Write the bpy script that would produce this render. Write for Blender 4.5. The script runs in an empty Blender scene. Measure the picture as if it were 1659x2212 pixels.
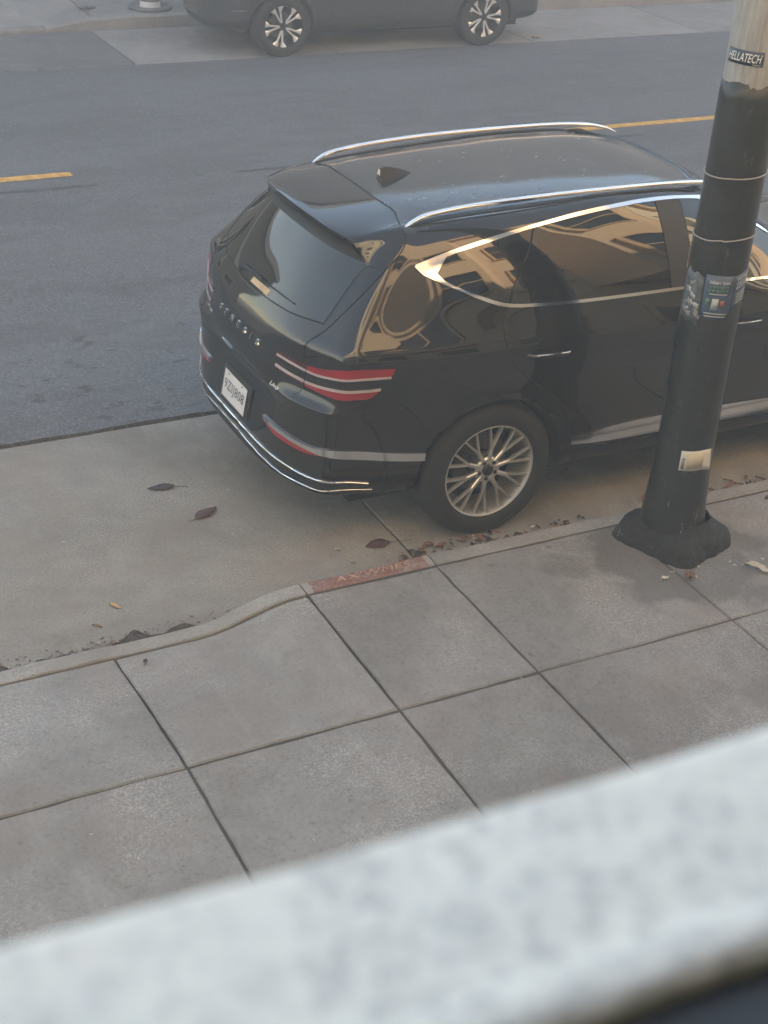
import bpy, bmesh, math, random
from mathutils import Vector, Matrix
from mathutils.bvhtree import BVHTree
random.seed(7)
S = bpy.context.scene
COL = S.collection
R = math.radians

# ------------------------------------------------------------------ camera
CAM = Vector((-3.698, -5.567, 3.976))
right = Vector((0.8900115, -0.4523323, 0.0572276))
down = Vector((-0.1835890, -0.4704307, -0.8631280))
fwd = Vector((0.4173423, 0.7576875, -0.5017320))
cam_d = bpy.data.cameras.new('camera')
cam = bpy.data.objects.new('camera', cam_d); COL.objects.link(cam)
cam.matrix_world = Matrix(((right.x, -down.x, -fwd.x, CAM.x), (right.y, -down.y, -fwd.y, CAM.y), (right.z, -down.z, -fwd.z, CAM.z), (0, 0, 0, 1)))
cam_d.sensor_fit = 'VERTICAL'; cam_d.sensor_height = 36.0; cam_d.lens = 36.0 * 3126.7 / 2212
cam_d.clip_start = 0.01; cam_d.clip_end = 2000
cam_d.dof.use_dof = True; cam_d.dof.focus_distance = 8.3; cam_d.dof.aperture_fstop = 9.0
S.camera = cam

# ------------------------------------------------------------------ sky, sun, exposure
SUN_EL, SUN_AZ = R(9), R(-45)         # sun beyond the far houses, well to the right
sun_dir = Vector((-math.sin(SUN_AZ) * math.cos(SUN_EL), math.cos(SUN_AZ) * math.cos(SUN_EL), math.sin(SUN_EL)))
W = bpy.data.worlds.new('World'); S.world = W; W.use_nodes = True
wn = W.node_tree.nodes; wn.clear()
sky = wn.new('ShaderNodeTexSky'); sky.sky_type = 'NISHITA'; sky.sun_disc = False
sky.sun_elevation = SUN_EL; sky.sun_rotation = math.atan2(sun_dir.x, sun_dir.y)
sky.air_density = 1.0; sky.dust_density = 0.0; sky.ozone_density = 1.1
bgn = wn.new('ShaderNodeBackground'); bgn.inputs['Strength'].default_value = 0.075
wo = wn.new('ShaderNodeOutputWorld')
W.node_tree.links.new(sky.outputs[0], bgn.inputs[0]); W.node_tree.links.new(bgn.outputs[0], wo.inputs[0])
sl = bpy.data.lights.new('sun', 'SUN'); sl.energy = 5.0; sl.angle = R(0.5); sl.color = (1.0, 0.80, 0.56)
so = bpy.data.objects.new('sun', sl); COL.objects.link(so)
so.rotation_euler = sun_dir.to_track_quat('Z', 'Y').to_euler(); so.location = (0, 0, 40)
S.view_settings.view_transform = 'Standard'; S.view_settings.look = 'None'
S.view_settings.exposure = 3.15; S.view_settings.gamma = 1.0
S.render.engine = 'CYCLES'
S.cycles.use_denoising = True; S.cycles.max_bounces = 6; S.cycles.diffuse_bounces = 3; S.cycles.glossy_bounces = 4
S.cycles.transmission_bounces = 4; S.cycles.volume_bounces = 1; S.cycles.caustics_reflective = False; S.cycles.caustics_refractive = False

# ------------------------------------------------------------------ materials
MATS = {}
class NT:
    def __init__(s, name):
        m = bpy.data.materials.new(name); m.use_nodes = True
        s.m = m; s.t = m.node_tree; s.b = s.t.nodes['Principled BSDF']; s.co = None
        MATS[name] = m
    def n(s, typ, **kw):
        nd = s.t.nodes.new(typ)
        for k, v in kw.items():
            if k in nd.inputs: nd.inputs[k].default_value = v
            else: setattr(nd, k, v)
        return nd
    def l(s, a, b): s.t.links.new(a, b); return s
    def coord(s, kind='Object'):
        if s.co is None: s.co = s.n('ShaderNodeTexCoord')
        return s.co.outputs[kind]
    def noise(s, scale, detail=4, rough=.6, vec=None, dist=0.0):
        nd = s.n('ShaderNodeTexNoise'); nd.inputs['Scale'].default_value = scale; nd.inputs['Detail'].default_value = detail
        nd.inputs['Roughness'].default_value = rough; nd.inputs['Distortion'].default_value = dist
        s.l(vec if vec is not None else s.world(), nd.inputs['Vector']); return nd.outputs['Fac']
    def world(s):
        if not hasattr(s, 'g'): s.g = s.n('ShaderNodeNewGeometry')
        return s.g.outputs['Position']
    def scaled(s, vec, sc):
        nd = s.n('ShaderNodeMapping'); nd.inputs['Scale'].default_value = sc; s.l(vec, nd.inputs['Vector']); return nd.outputs[0]
    def ramp(s, fac, stops):
        nd = s.n('ShaderNodeValToRGB'); cr = nd.color_ramp
        while len(cr.elements) > 1: cr.elements.remove(cr.elements[-1])
        cr.elements[0].position = stops[0][0]; cr.elements[0].color = (*c3(stops[0][1]), 1)
        for p, c in stops[1:]:
            e = cr.elements.new(p); e.color = (*c3(c), 1)
        s.l(fac, nd.inputs[0]); return nd.outputs[0]
    def mix(s, fac, a, b, blend='MIX'):
        nd = s.n('ShaderNodeMix'); nd.data_type = 'RGBA'; nd.blend_type = blend
        for v, i in ((fac, 0), (a, 6), (b, 7)):
            if isinstance(v, (int, float)): nd.inputs[i].default_value = v if i == 0 else (v, v, v, 1)
            elif isinstance(v, (tuple, list)): nd.inputs[i].default_value = (*v, 1)
            else: s.l(v, nd.inputs[i])
        return nd.outputs[2]
    def math(s, op, a, b=None, clamp=False):
        nd = s.n('ShaderNodeMath'); nd.operation = op; nd.use_clamp = clamp
        for v, i in ((a, 0), (b, 1)):
            if v is None: continue
            if isinstance(v, (int, float)): nd.inputs[i].default_value = v
            else: s.l(v, nd.inputs[i])
        return nd.outputs[0]
    def bump(s, h, strength=.3, dist=.01):
        nd = s.n('ShaderNodeBump'); nd.inputs['Strength'].default_value = strength; nd.inputs['Distance'].default_value = dist
        s.l(h, nd.inputs['Height']); s.l(nd.outputs[0], s.b.inputs['Normal'])
    def base(s, c):
        if isinstance(c, (tuple, list)): s.b.inputs['Base Color'].default_value = (*c, 1)
        else: s.l(c, s.b.inputs['Base Color'])
        return s
    def set(s, **kw):
        for k, v in kw.items():
            i = s.b.inputs[k.replace('_', ' ')]
            if isinstance(v, tuple): i.default_value = (*v, 1) if len(v) == 3 else v
            elif isinstance(v, (int, float)): i.default_value = v
            else: s.l(v, i)
        return s
def c3(c): return (c, c, c) if isinstance(c, (int, float)) else c
def simple(name, col, rough=.5, metal=0.0, var=.15, scale=8.0, **kw):
    t = NT(name); f = t.noise(scale, 4, .6)
    t.base(t.ramp(f, [(.3, tuple(x * (1 - var) for x in c3(col))), (.7, tuple(min(1, x * (1 + var)) for x in c3(col)))]))
    t.set(Roughness=rough, Metallic=metal, **kw)
    return t.m

def concrete(name, col, speck=.5, stain=None, rnd=.10, fine=1.0):
    t = NT(name)
    oi = t.n('ShaderNodeObjectInfo')
    big = t.noise(1.3, 5, .62); mid = t.noise(7, 5, .65); fin = t.noise(48 * fine, 4, .75); agg = t.noise(105 * fine, 3, .7)
    dk = tuple(x * .66 for x in col); lt = tuple(min(1, x * 1.28) for x in col)
    c = t.ramp(big, [(.3, dk), (.5, col), (.72, lt)])
    c = t.mix(.5, c, t.ramp(mid, [(.3, tuple(x * .70 for x in col)), (.7, tuple(x * 1.25 for x in col))]))
    c = t.mix(.35, c, t.ramp(fin, [(.3, tuple(x * .55 for x in col)), (.7, tuple(x * 1.35 for x in col))]))
    warm = t.noise(2.1, 3, .5)
    c = t.mix(t.ramp(warm, [(.45, 0.0), (.75, .5)]), c, tuple((col[0] * 1.12, col[1] * .97, col[2] * .9)))
    # worn zones where the pale aggregate shows
    wear = t.ramp(t.noise(1.7, 4, .6, t.scaled(t.world(), (1, 1, 1))), [(.44, 0.0), (.62, 1.0)])
    sp = t.ramp(agg, [(.50, 0.0), (.60, 1.0)])
    c = t.mix(t.math('MULTIPLY', t.math('MULTIPLY', sp, wear), speck), c, tuple(min(1, x * 1.75) for x in col))
    ds = t.ramp(fin, [(.30, 1.0), (.42, 0.0)])
    c = t.mix(t.math('MULTIPLY', ds, .55 * speck + .15), c, tuple(x * .5 for x in col))
    blot = t.ramp(t.noise(.85, 6, .68, None, .7), [(.40, .75), (.50, .25), (.60, 0.0)])
    c = t.mix(t.math('MULTIPLY', blot, .55), c, tuple((col[0] * .60, col[1] * .57, col[2] * .54)))
    drip = t.ramp(t.noise(3.2, 5, .7, t.scaled(t.world(), (1, .35, 1)), .5), [(.56, 0.0), (.68, .5)])
    c = t.mix(t.math('MULTIPLY', drip, .6), c, tuple(min(1, x * 1.35) for x in col))
    gum = t.n('ShaderNodeTexVoronoi'); gum.inputs['Scale'].default_value = 2.3; t.l(t.world(), gum.inputs['Vector'])
    c = t.mix(t.math('MULTIPLY', t.math('LESS_THAN', gum.outputs['Distance'], .045), .45), c, tuple(x * .35 for x in col))
    if stain:
        for (sx, sy, r, amt) in stain:
            dx = t.n('ShaderNodeVectorMath'); dx.operation = 'DISTANCE'; dx.inputs[1].default_value = (sx, sy, .15); t.l(t.world(), dx.inputs[0])
            d = t.math('ADD', dx.outputs['Value'], t.math('MULTIPLY', t.math('SUBTRACT', t.noise(4.5, 3, .5), .5), r * 1.3))
            mk = t.ramp(t.math('DIVIDE', d, r), [(.70, 1.0), (.95, 0.0)])
            c = t.mix(t.math('MULTIPLY', mk, amt), c, tuple(x * .33 for x in col))
    hsv = t.n('ShaderNodeHueSaturation'); t.l(c, hsv.inputs['Color'])
    t.l(t.math('ADD', t.math('MULTIPLY', oi.outputs['Random'], 2 * rnd), 1 - rnd), hsv.inputs['Value'])
    t.base(hsv.outputs[0]); t.set(Roughness=.92, Specular_IOR_Level=.25)
    t.bump(t.math('ADD', t.math('MULTIPLY', fin, .6), agg), .35, .004)
    return t.m

def asphalt(name, col, seam=True):
    t = NT(name)
    big = t.noise(.55, 4, .6, t.scaled(t.world(), (.25, 1, 1))); mid = t.noise(3.5, 6, .7); fin = t.noise(62, 4, .8); st = t.noise(30, 4, .75)
    c = t.ramp(big, [(.3, tuple(x * .82 for x in col)), (.7, tuple(x * 1.2 for x in col))])
    c = t.mix(.4, c, t.ramp(mid, [(.3, tuple(x * .72 for x in col)), (.7, tuple(x * 1.25 for x in col))]))
    c = t.mix(t.ramp(fin, [(.48, 0.0), (.64, .8)]), c, tuple(x * 2.1 for x in col))
    c = t.mix(t.ramp(st, [(.30, .85), (.44, 0.0)]), c, tuple(x * .45 for x in col))
    sp = t.n('ShaderNodeSeparateXYZ'); t.l(t.world(), sp.inputs[0])
    # oil spots in the near wheel track
    oil = t.math('MULTIPLY', t.ramp(t.noise(8.5, 3, .55, t.scaled(t.world(), (.7, 1, 1))), [(.60, 0.0), (.67, 1.0)]), t.ramp(t.math('MULTIPLY', t.math('ABSOLUTE', t.math('SUBTRACT', sp.outputs[1], 2.7)), .7), [(.3, 1.0), (.75, 0.0)]))
    c = t.mix(t.math('MULTIPLY', oil, .8), c, tuple(x * .35 for x in col))
    # wheel lanes worn smooth and paler, older strip along the middle of the road
    lane = t.ramp(t.math('FRACT', t.math('MULTIPLY', t.math('ADD', sp.outputs[1], t.math('MULTIPLY', t.noise(.4, 3), .5)), .47)), [(.0, .0), (.5, 1.0), (1.0, .0)])
    c = t.mix(t.math('MULTIPLY', lane, .22), c, tuple(x * 1.5 for x in col))
    pt = t.ramp(t.noise(.9, 5, .7, t.scaled(t.world(), (.5, 1.3, 1))), [(.50, 0.0), (.56, 1.0)])
    c = t.mix(t.math('MULTIPLY', pt, .22), c, tuple(x * .55 for x in col))
    if seam:   # tarred seam beside the centre line
        w = t.noise(2.2, 4, .6, t.scaled(t.world(), (1, .2, 1)))
        d = t.math('ABSOLUTE', t.math('SUBTRACT', t.math('ADD', sp.outputs[1], t.math('MULTIPLY', t.math('SUBTRACT', w, .5), .10)), 6.33))
        on = t.ramp(t.noise(1.1, 3, .6, t.scaled(t.world(), (1, .02, 1))), [(.47, 0.0), (.53, 1.0)])
        mk = t.math('MULTIPLY', t.math('LESS_THAN', d, .035), on)
        c = t.mix(t.math('MULTIPLY', mk, .8), c, tuple(x * .42 for x in col))
    t.base(c); t.set(Roughness=.85, Specular_IOR_Level=.35)
    t.bump(fin, .5, .004)
    return t.m

def paint(name, col, dust=.0, specks=False):
    t = NT(name)
    g = t.n('ShaderNodeNewGeometry'); sx = t.n('ShaderNodeSeparateXYZ'); t.l(g.outputs['True Normal'], sx.inputs[0])
    film = t.math('MULTIPLY', t.ramp(t.noise(9, 5, .7), [(.3, .55), (.7, 1.0)]), dust)
    c = t.mix(film, tuple(col), (.30, .31, .32))
    if specks:
        n1 = t.noise(38, 3, .6, t.scaled(t.world(), (.45, 1, 1)), .6); zone = t.noise(2.6, 3, .6)
        mk = t.math('MULTIPLY', t.ramp(n1, [(.665, 0.0), (.72, .7)]), t.ramp(zone, [(.45, 0.0), (.6, .8)]))
        c = t.mix(mk, c, (.6, .6, .58))
        t.set(Coat_Roughness=t.math('ADD', t.math('MULTIPLY', mk, .4), .13))
    t.base(c)
    t.set(Roughness=.5, Coat_Weight=1.0, Coat_IOR=1.62, Specular_IOR_Level=.05)
    if not specks: t.set(Coat_Roughness=.03)
    return t.m

def glassy(name, col, rough=.02):
    t = NT(name); t.base(t.ramp(t.noise(3, 2), [(.3, tuple(x * .8 for x in col)), (.7, tuple(x * 1.2 for x in col))]))
    t.set(Roughness=rough, IOR=1.75, Specular_IOR_Level=.5)
    return t.m

concrete('sidewalk_concrete', (.265, .257, .247), .75, stain=[(.70, -.72, .60, .52), (.10, -.62, .17, .35)], rnd=.15)
concrete('kerb_concrete', (.285, .278, .262), .5)
concrete('gutter_concrete', (.255, .245, .225), .75, fine=1.1)
concrete('far_concrete', (.27, .265, .26), .4)
concrete('far_patch', (.17, .17, .175), .3)
concrete('joint_dirt', (.075, .068, .060), .2)
asphalt('road_asphalt', (.104, .108, .115))
asphalt('base_ground', (.06, .058, .055), False)
paint('black_paint', (.004, .0045, .006), .012)
paint('roof_paint', (.004, .0045, .006), .10, True)
paint('grey_paint', (.030, .033, .040), .05)
simple('black_plastic', (.012, .012, .013), .55)
simple('gap_black', (.002, .002, .002), .9)
simple('rubber', (.016, .016, .017), .8, scale=30)
simple('chrome', (.78, .78, .78), .09, 1.0, .03)
simple('alloy', (.58, .56, .52), .32, .75, .05)
simple('dark_alloy', (.02, .02, .022), .35, .5)
simple('machined', (.80, .78, .75), .30, .6, .03)
simple('brake_metal', (.10, .10, .10), .5, .8)
glassy('tinted_glass', (.004, .0045, .005))
glassy('rear_glass', (.006, .008, .009))
glassy('red_lens', (.30, .009, .020), .08)
glassy('dark_red_lens', (.060, .004, .007), .06)
simple('light_bar', (.40, .33, .325), .25)
simple('white_print', (.75, .75, .72), .5)
simple('plate_white', (.62, .60, .58), .45, var=.05)
simple('plate_ink', (.03, .035, .06), .5)
simple('yellow_line', (.58, .33, .08), .8, var=.25, scale=14)

# ------------------------------------------------------------------ object helpers
def link(o, parent=None):
    COL.objects.link(o)
    if parent is not None: o.parent = parent
    return o
def mesh(name, verts, faces, mat, parent=None, smooth=False, bevel=0.0, solid=0.0):
    me = bpy.data.meshes.new(name); me.from_pydata([tuple(v) for v in verts], [], faces); me.validate(); me.update()
    ms = mat if isinstance(mat, (list, tuple)) else [mat]
    for m in ms: me.materials.append(MATS[m])
    if smooth:
        for p in me.polygons: p.use_smooth = True
    o = link(bpy.data.objects.new(name, me), parent)
    if solid:
        s = o.modifiers.new('s', 'SOLIDIFY'); s.thickness = solid; s.offset = 0
    if bevel:
        b = o.modifiers.new('b', 'BEVEL'); b.width = bevel; b.segments = 2; b.limit_method = 'ANGLE'
    return o
def obj(name, me, parent=None): return link(bpy.data.objects.new(name, me), parent)
def empty(name, loc=(0, 0, 0), rz=0.0):
    o = link(bpy.data.objects.new(name, None)); o.location = loc; o.rotation_euler = (0, 0, rz); o.empty_display_size = .2
    return o
def tag(o, label=None, cat=None, group=None, kind=None):
    if label: o['label'] = label
    if cat: o['category'] = cat
    if group: o['group'] = group
    if kind: o['kind'] = kind
    return o
class MB:
    def __init__(s): s.v = []; s.f = []
    def add(s, vs, fs):
        n = len(s.v); s.v += [Vector(v) for v in vs]; s.f += [tuple(i + n for i in f) for f in fs]; return s
    def box(s, a, b):
        x0, y0, z0 = a; x1, y1, z1 = b
        return s.add([(x0, y0, z0), (x1, y0, z0), (x1, y1, z0), (x0, y1, z0), (x0, y0, z1), (x1, y0, z1), (x1, y1, z1), (x0, y1, z1)],
                     [(0, 3, 2, 1), (4, 5, 6, 7), (0, 1, 5, 4), (1, 2, 6, 5), (2, 3, 7, 6), (3, 0, 4, 7)])
    def grid(s, rows, close_u=False):
        nr, nc = len(rows), len(rows[0]); vs = [p for r in rows for p in r]; fs = []
        for j in range(nr - 1):
            for i in range(nc if close_u else nc - 1):
                k = (i + 1) % nc
                fs.append((j * nc + i, j * nc + k, (j + 1) * nc + k, (j + 1) * nc + i))
        return s.add(vs, fs)
    def lathe(s, prof, n=32, axis='z', org=(0, 0, 0)):
        rows = []
        for r, h in prof:
            row = []
            for i in range(n):
                a = 2 * math.pi * i / n; c, q = r * math.cos(a), r * math.sin(a)
                row.append(Vector(org) + (Vector((c, q, h)) if axis == 'z' else Vector((c, h, q))))
            rows.append(row)
        return s.grid(rows, True)
    def tube(s, pts, r, n=8, caps=True):
        pts = [Vector(p) for p in pts]; rows = []
        up = Vector((0, 0, 1))
        for i, p in enumerate(pts):
            d = (pts[min(i + 1, len(pts) - 1)] - pts[max(i - 1, 0)]).normalized()
            a = d.cross(up)
            if a.length < 1e-4: a = d.cross(Vector((1, 0, 0)))
            a.normalize(); b = a.cross(d)
            rr = r[i] if isinstance(r, list) else r
            if not isinstance(rr, (list, tuple)): rr = (rr, rr)
            rows.append([p + a * rr[0] * math.cos(2 * math.pi * k / n) + b * rr[1] * math.sin(2 * math.pi * k / n) for k in range(n)])
        s.grid(rows, True)
        if caps:
            n0 = len(s.v); s.add(rows[0], [tuple(range(n))]); s.add(rows[-1], [tuple(range(n))[::-1]])
        return s
    def build(s, name, mat, parent=None, smooth=False, **kw): return mesh(name, s.v, s.f, mat, parent, smooth, **kw)
def fixn(o):
    bm = bmesh.new(); bm.from_mesh(o.data); bmesh.ops.recalc_face_normals(bm, faces=bm.faces); bm.to_mesh(o.data); bm.free(); return o
def smooth_by_angle(o, ang=35):
    me = o.data
    for p in me.polygons: p.use_smooth = True
    bm = bmesh.new(); bm.from_mesh(me)
    for e in bm.edges:
        if len(e.link_faces) == 2 and e.calc_face_angle(0) > R(ang): e.smooth = False
    bm.to_mesh(me); bm.free(); return o
def lerp(a, b, t): return a + (b - a) * t
def interp(x, xs, ys):
    if x <= xs[0]: return ys[0]
    for i in range(len(xs) - 1):
        if x <= xs[i + 1]: return lerp(ys[i], ys[i + 1], (x - xs[i]) / (xs[i + 1] - xs[i]))
    return ys[-1]
def crom(pts, n):
    """smooth curve through points, n samples per span"""
    P = [Vector(p) for p in pts]; out = []
    for i in range(len(P) - 1):
        p0, p1, p2, p3 = P[max(i - 1, 0)], P[i], P[i + 1], P[min(i + 2, len(P) - 1)]
        for k in range(n):
            t = k / n
            out.append(.5 * ((2 * p1) + (p2 - p0) * t + (2 * p0 - 5 * p1 + 4 * p2 - p3) * t * t + (3 * p1 - p0 - 3 * p2 + p3) * t ** 3))
    out.append(P[-1]); return out
def text_mesh(body, size, extrude=0.0, shear=0.0, spacing=1.0, align='CENTER'):
    cu = bpy.data.curves.new('t', 'FONT'); cu.body = body; cu.size = size; cu.extrude = extrude; cu.shear = shear
    cu.space_character = spacing; cu.align_x = align; cu.align_y = 'CENTER'; cu.resolution_u = 3; cu.fill_mode = 'BOTH' if extrude else 'FRONT'
    o = bpy.data.objects.new('t', cu); COL.objects.link(o)
    dg = bpy.context.evaluated_depsgraph_get(); me = bpy.data.meshes.new_from_object(o.evaluated_get(dg))
    bpy.data.objects.remove(o); bpy.data.curves.remove(cu)
    vs = [v.co.copy() for v in me.vertices]; fs = [tuple(p.vertices) for p in me.polygons]; bpy.data.meshes.remove(me)
    return vs, fs

# ------------------------------------------------------------------ setting: ground, road, pavements
tag(mesh('ground', [(-400, -400, -.06), (400, -400, -.06), (400, 400, -.06), (-400, 400, -.06)], [(0, 1, 2, 3)], 'base_ground'), kind='structure')

def ragged_strip(x0, x1, y0f, y1f, z, step):
    n = int((x1 - x0) / step); a = []; b = []; vs = []; fs = []
    for i in range(n + 1):
        x = x0 + (x1 - x0) * i / n
        vs += [(x, y0f(x), z), (x, y1f(x), z), (x, y0f(x), z - .05), (x, y1f(x), z - .05)]
    for i in range(n):
        a = 4 * i; b = a + 4
        fs += [(a, b, b + 1, a + 1), (a + 2, b + 2, b, a), (a + 1, b + 1, b + 3, a + 3)]
    return vs, fs
rg = random.Random(3)
jit0 = [rg.uniform(-1, 1) for _ in range(4000)]
def jn(x, seed, sc):
    u = x * sc + 1000 + seed; i = int(math.floor(u)); t = u - i; t = t * t * (3 - 2 * t)
    return lerp(jit0[i % 4000], jit0[(i + 1) % 4000], t)
edge_near = lambda x: 1.905 + .012 * jn(x, 0, 3) + .008 * jn(x, 50, 14)
edge_far = lambda x: 10.325 + .010 * jn(x, 90, 4) + .012 * jn(x, 150, 13)
v, f = ragged_strip(-14, 30, edge_near, edge_far, .010, .05)
road = tag(mesh('road', v, f, 'road_asphalt'), kind='structure')
v, f = ragged_strip(-120, -14, lambda x: 1.9, lambda x: 10.33, .010, 10); mesh('road_stretch', v, f, 'road_asphalt', road)
v, f = ragged_strip(30, 140, lambda x: 1.9, lambda x: 10.33, .010, 10); mesh('road_stretch', v, f, 'road_asphalt', road)
# centre line dashes
def dash(x0, x1):
    vs = []; fs = []; n = int((x1 - x0) / .06)
    for i in range(n + 1):
        x = lerp(x0, x1, i / n); vs += [(x, 6.615 + .006 * jn(x, 7, 9), .0145), (x, 6.735 + .006 * jn(x, 33, 9), .0145)]
    fs = [(2 * i, 2 * i + 2, 2 * i + 3, 2 * i + 1) for i in range(n) ]
    return mesh('centre_line_dash', vs, fs, 'yellow_line', road)
for a in (-24.6, -15.6, -6.6): dash(a, a + 6.3)
for a in (3.6, 12.6, 21.6): dash(a, a + 6.3)

def slab(name, x0, x1, y0, y1, zt, mat, parent, th=.09, gap=.006, bev=.007, jit=.0, zf=None):
    """paving slab with slightly ragged arrises; zt = height of the top, zf(x, y) overrides it"""
    x0 += gap; x1 -= gap; y0 += gap; y1 -= gap
    nx = 10 if (jit or zf) else 1; ny = nx
    z_ = zf if zf else (lambda x, y: zt)
    sd = (x0 * 7.3 + y0 * 13.1) % 900
    def P_(i, j, inset):
        u, v_ = i / nx, j / ny; x = lerp(x0 + inset, x1 - inset, u); y = lerp(y0 + inset, y1 - inset, v_)
        if jit:
            e = (1 if i in (0, nx) else 0); g = (1 if j in (0, ny) else 0)
            x += e * jit * (jn(y, sd + i, 9) + .6 * jn(y, sd + 40 + i, 31)); y += g * jit * (jn(x, sd + 80 + j, 9) + .6 * jn(x, sd + 120 + j, 31))
        return x, y
    b = MB(); top = []
    for j in range(ny + 1):
        row = []
        for i in range(nx + 1):
            x, y = P_(i, j, bev); row.append(Vector((x, y, z_(x, y))))
        top.append(row)
    b.grid(top)
    per = [(i, 0) for i in range(nx)] + [(nx, j) for j in range(ny)] + [(i, ny) for i in range(nx, 0, -1)] + [(0, j) for j in range(ny, 0, -1)]
    r0 = [top[j][i] for i, j in per]; r1 = []; r2 = []
    for i, j in per:
        x, y = P_(i, j, 0.0); z = z_(x, y); r1.append(Vector((x, y, z - bev))); r2.append(Vector((x, y, z - th)))
    b.grid([r2, r1, r0], True)
    return b.build(name, mat, parent)

# near sidewalk -----------------------------------------------------
sidewalk = tag(mesh('sidewalk', [(-40, -5.40, .1435), (60, -5.40, .1435), (60, -1.31, .1435), (-40, -1.31, .1435),
                                 (-40, -.335, .010), (-1.75, -.335, .010), (-1.2, -.335, .085), (60, -.335, .1435), (-1.75, -1.31, .1435), (-1.2, -1.31, .1435), (-1.19, -.335, .1435), (-1.19, -1.31, .1435)],
                    [(0, 1, 2, 3), (3, 8, 5, 4), (8, 9, 6, 5), (11, 2, 7, 10)], 'joint_dirt'), kind='structure')
XJ = [-9.6, -8.4, -7.3, -6.2, -5.1, -4.05, -3.1, -2.172, -1.212, -.508, .585, 1.70, 2.75, 3.70, 4.75, 5.80, 6.90, 8.0, 9.1, 10.2]
YJ = [-5.40, -4.28, -3.27, -2.28, -1.31, -.348]
def kz(x):
    t = max(0, min(1, (x + 1.78) / .54)); t = t * t * (3 - 2 * t)
    return lerp(.042, .15, t)
def yz(x): return .15
for a, b in zip(XJ, XJ[1:]):
    for c, d in zip(YJ, YJ[1:]):
        vis = -4.2 < a < 4 and c > -3.5
        g = .007 if (abs(a + 1.212) < .01 or abs(b + 1.212) < .01) else .0045
        y1 = d - .010 if d == YJ[-1] else d
        slope = None
        if d == YJ[-1] and a < -1.0:
            slope = lambda x, y: lerp(.15, kz(x), max(0, min(1, (y + 1.31) / .95)) ** 1.4)
        slab('paving_slab', a, b, c, y1, .15, 'sidewalk_concrete', sidewalk, gap=g, jit=.0035 if vis else 0, zf=slope)
for x0, x1 in ((-40, -9.6), (10.2, 60)): slab('paving_slab', x0, x1, -5.40, -.348, .15, 'sidewalk_concrete', sidewalk)

# near kerb ---------------------------------------------------------
def kerb(name, x0, x1, zf, mat, parent, yo=-.240, yb=-.345, sgn=1, gap=.004, step=.08):
    n = max(1, int((x1 - x0) / step)); rows = []
    for i in range(n + 1):
        x = lerp(x0 + gap, x1 - gap, i / n); z = zf(x); r = min(.018, z * .4); j = .004 * jn(x, 11, 6)
        dz = .004 * jn(x, 71, 8)
        rows.append([Vector((x, yo + sgn * .012 + j, -.05)), Vector((x, yo + sgn * .004 + j, max(z - r, .004))), Vector((x, yo - sgn * r + j, z + dz)), Vector((x, yb + sgn * .006, z + dz)), Vector((x, yb, z - .006)), Vector((x, yb, z - .12))])
    b = MB().grid(rows); b.add(rows[0], [(0, 1, 2, 3, 4, 5)]); b.add(rows[-1], [(5, 4, 3, 2, 1, 0)])
    return fixn(b.build(name, mat, parent))
kerbs = tag(empty('kerb', (0, 0, 0)), kind='structure')
kerb('kerb_stone', -40, -4.6, kz, 'kerb_concrete', kerbs, step=2)
kerb('kerb_stone', -4.6, -1.212, kz, 'kerb_concrete', kerbs)
for a, b in ((-.508, 1.70), (1.70, 3.9), (3.9, 6.1), (6.1, 60)): kerb('kerb_stone', a, b, lambda x: .15, 'kerb_concrete', kerbs, step=.3)
t = NT('red_kerb_paint')
wr = t.ramp(t.noise(14, 6, .75), [(.36, 0.1), (.52, .95)]); sp = t.n('ShaderNodeSeparateXYZ'); t.l(t.world(), sp.inputs[0])
ends = t.math('MULTIPLY', t.math('GREATER_THAN', t.math('ADD', sp.outputs[0], t.math('MULTIPLY', t.noise(9, 3), .06)), -1.135), t.math('LESS_THAN', t.math('ADD', sp.outputs[0], t.math('MULTIPLY', t.noise(9, 3), .05)), -.515))
t.base(t.mix(t.math('MULTIPLY', wr, ends), (.29, .27, .25), t.ramp(t.noise(40, 4, .7), [(.35, (.18, .082, .066)), (.7, (.26, .125, .102))])))
t.set(Roughness=.8); t.bump(t.noise(150, 3, .7), .3, .004)
rk = kerb('painted_kerb_stone', -1.212, -.508, lambda x: .15, 'red_kerb_paint', kerbs)
rk['label'] = 'kerb stone painted red with scratched pale letters'
# scratched writing on the red kerb
simple('scratch_pale', (.46, .29, .20), .9, var=.4, scale=30)
vs, fs = text_mesh("AX'WMES", .074, 0, .25, 1.08)
xs = [p.x for p in vs]; sc = .42 / (max(xs) - min(xs))
o = mesh('scratched_letters', [(-.84 + p.x * sc, -.300 + p.y * .86, .1565) for p in vs], fs, 'scratch_pale', kerbs)
# gutter / parking strip ---------------------------------------------
strip = tag(mesh('parking_strip', [(-40, -.24, -.03), (60, -.24, -.03), (60, 1.92, -.03), (-40, 1.92, -.03)], [(0, 1, 2, 3)], 'joint_dirt'), kind='structure')
for a, b in zip([-40, -9.4, -4.9, -.452, 4.2, 8.8, 13.4], [-9.4, -4.9, -.452, 4.2, 8.8, 13.4, 60]):
    slab('paving_slab', a, b, -.238, 1.888, .0, 'gutter_concrete', strip, th=.06, gap=.007, bev=.006, jit=.004 if -6 < a < 5 else 0)

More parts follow.
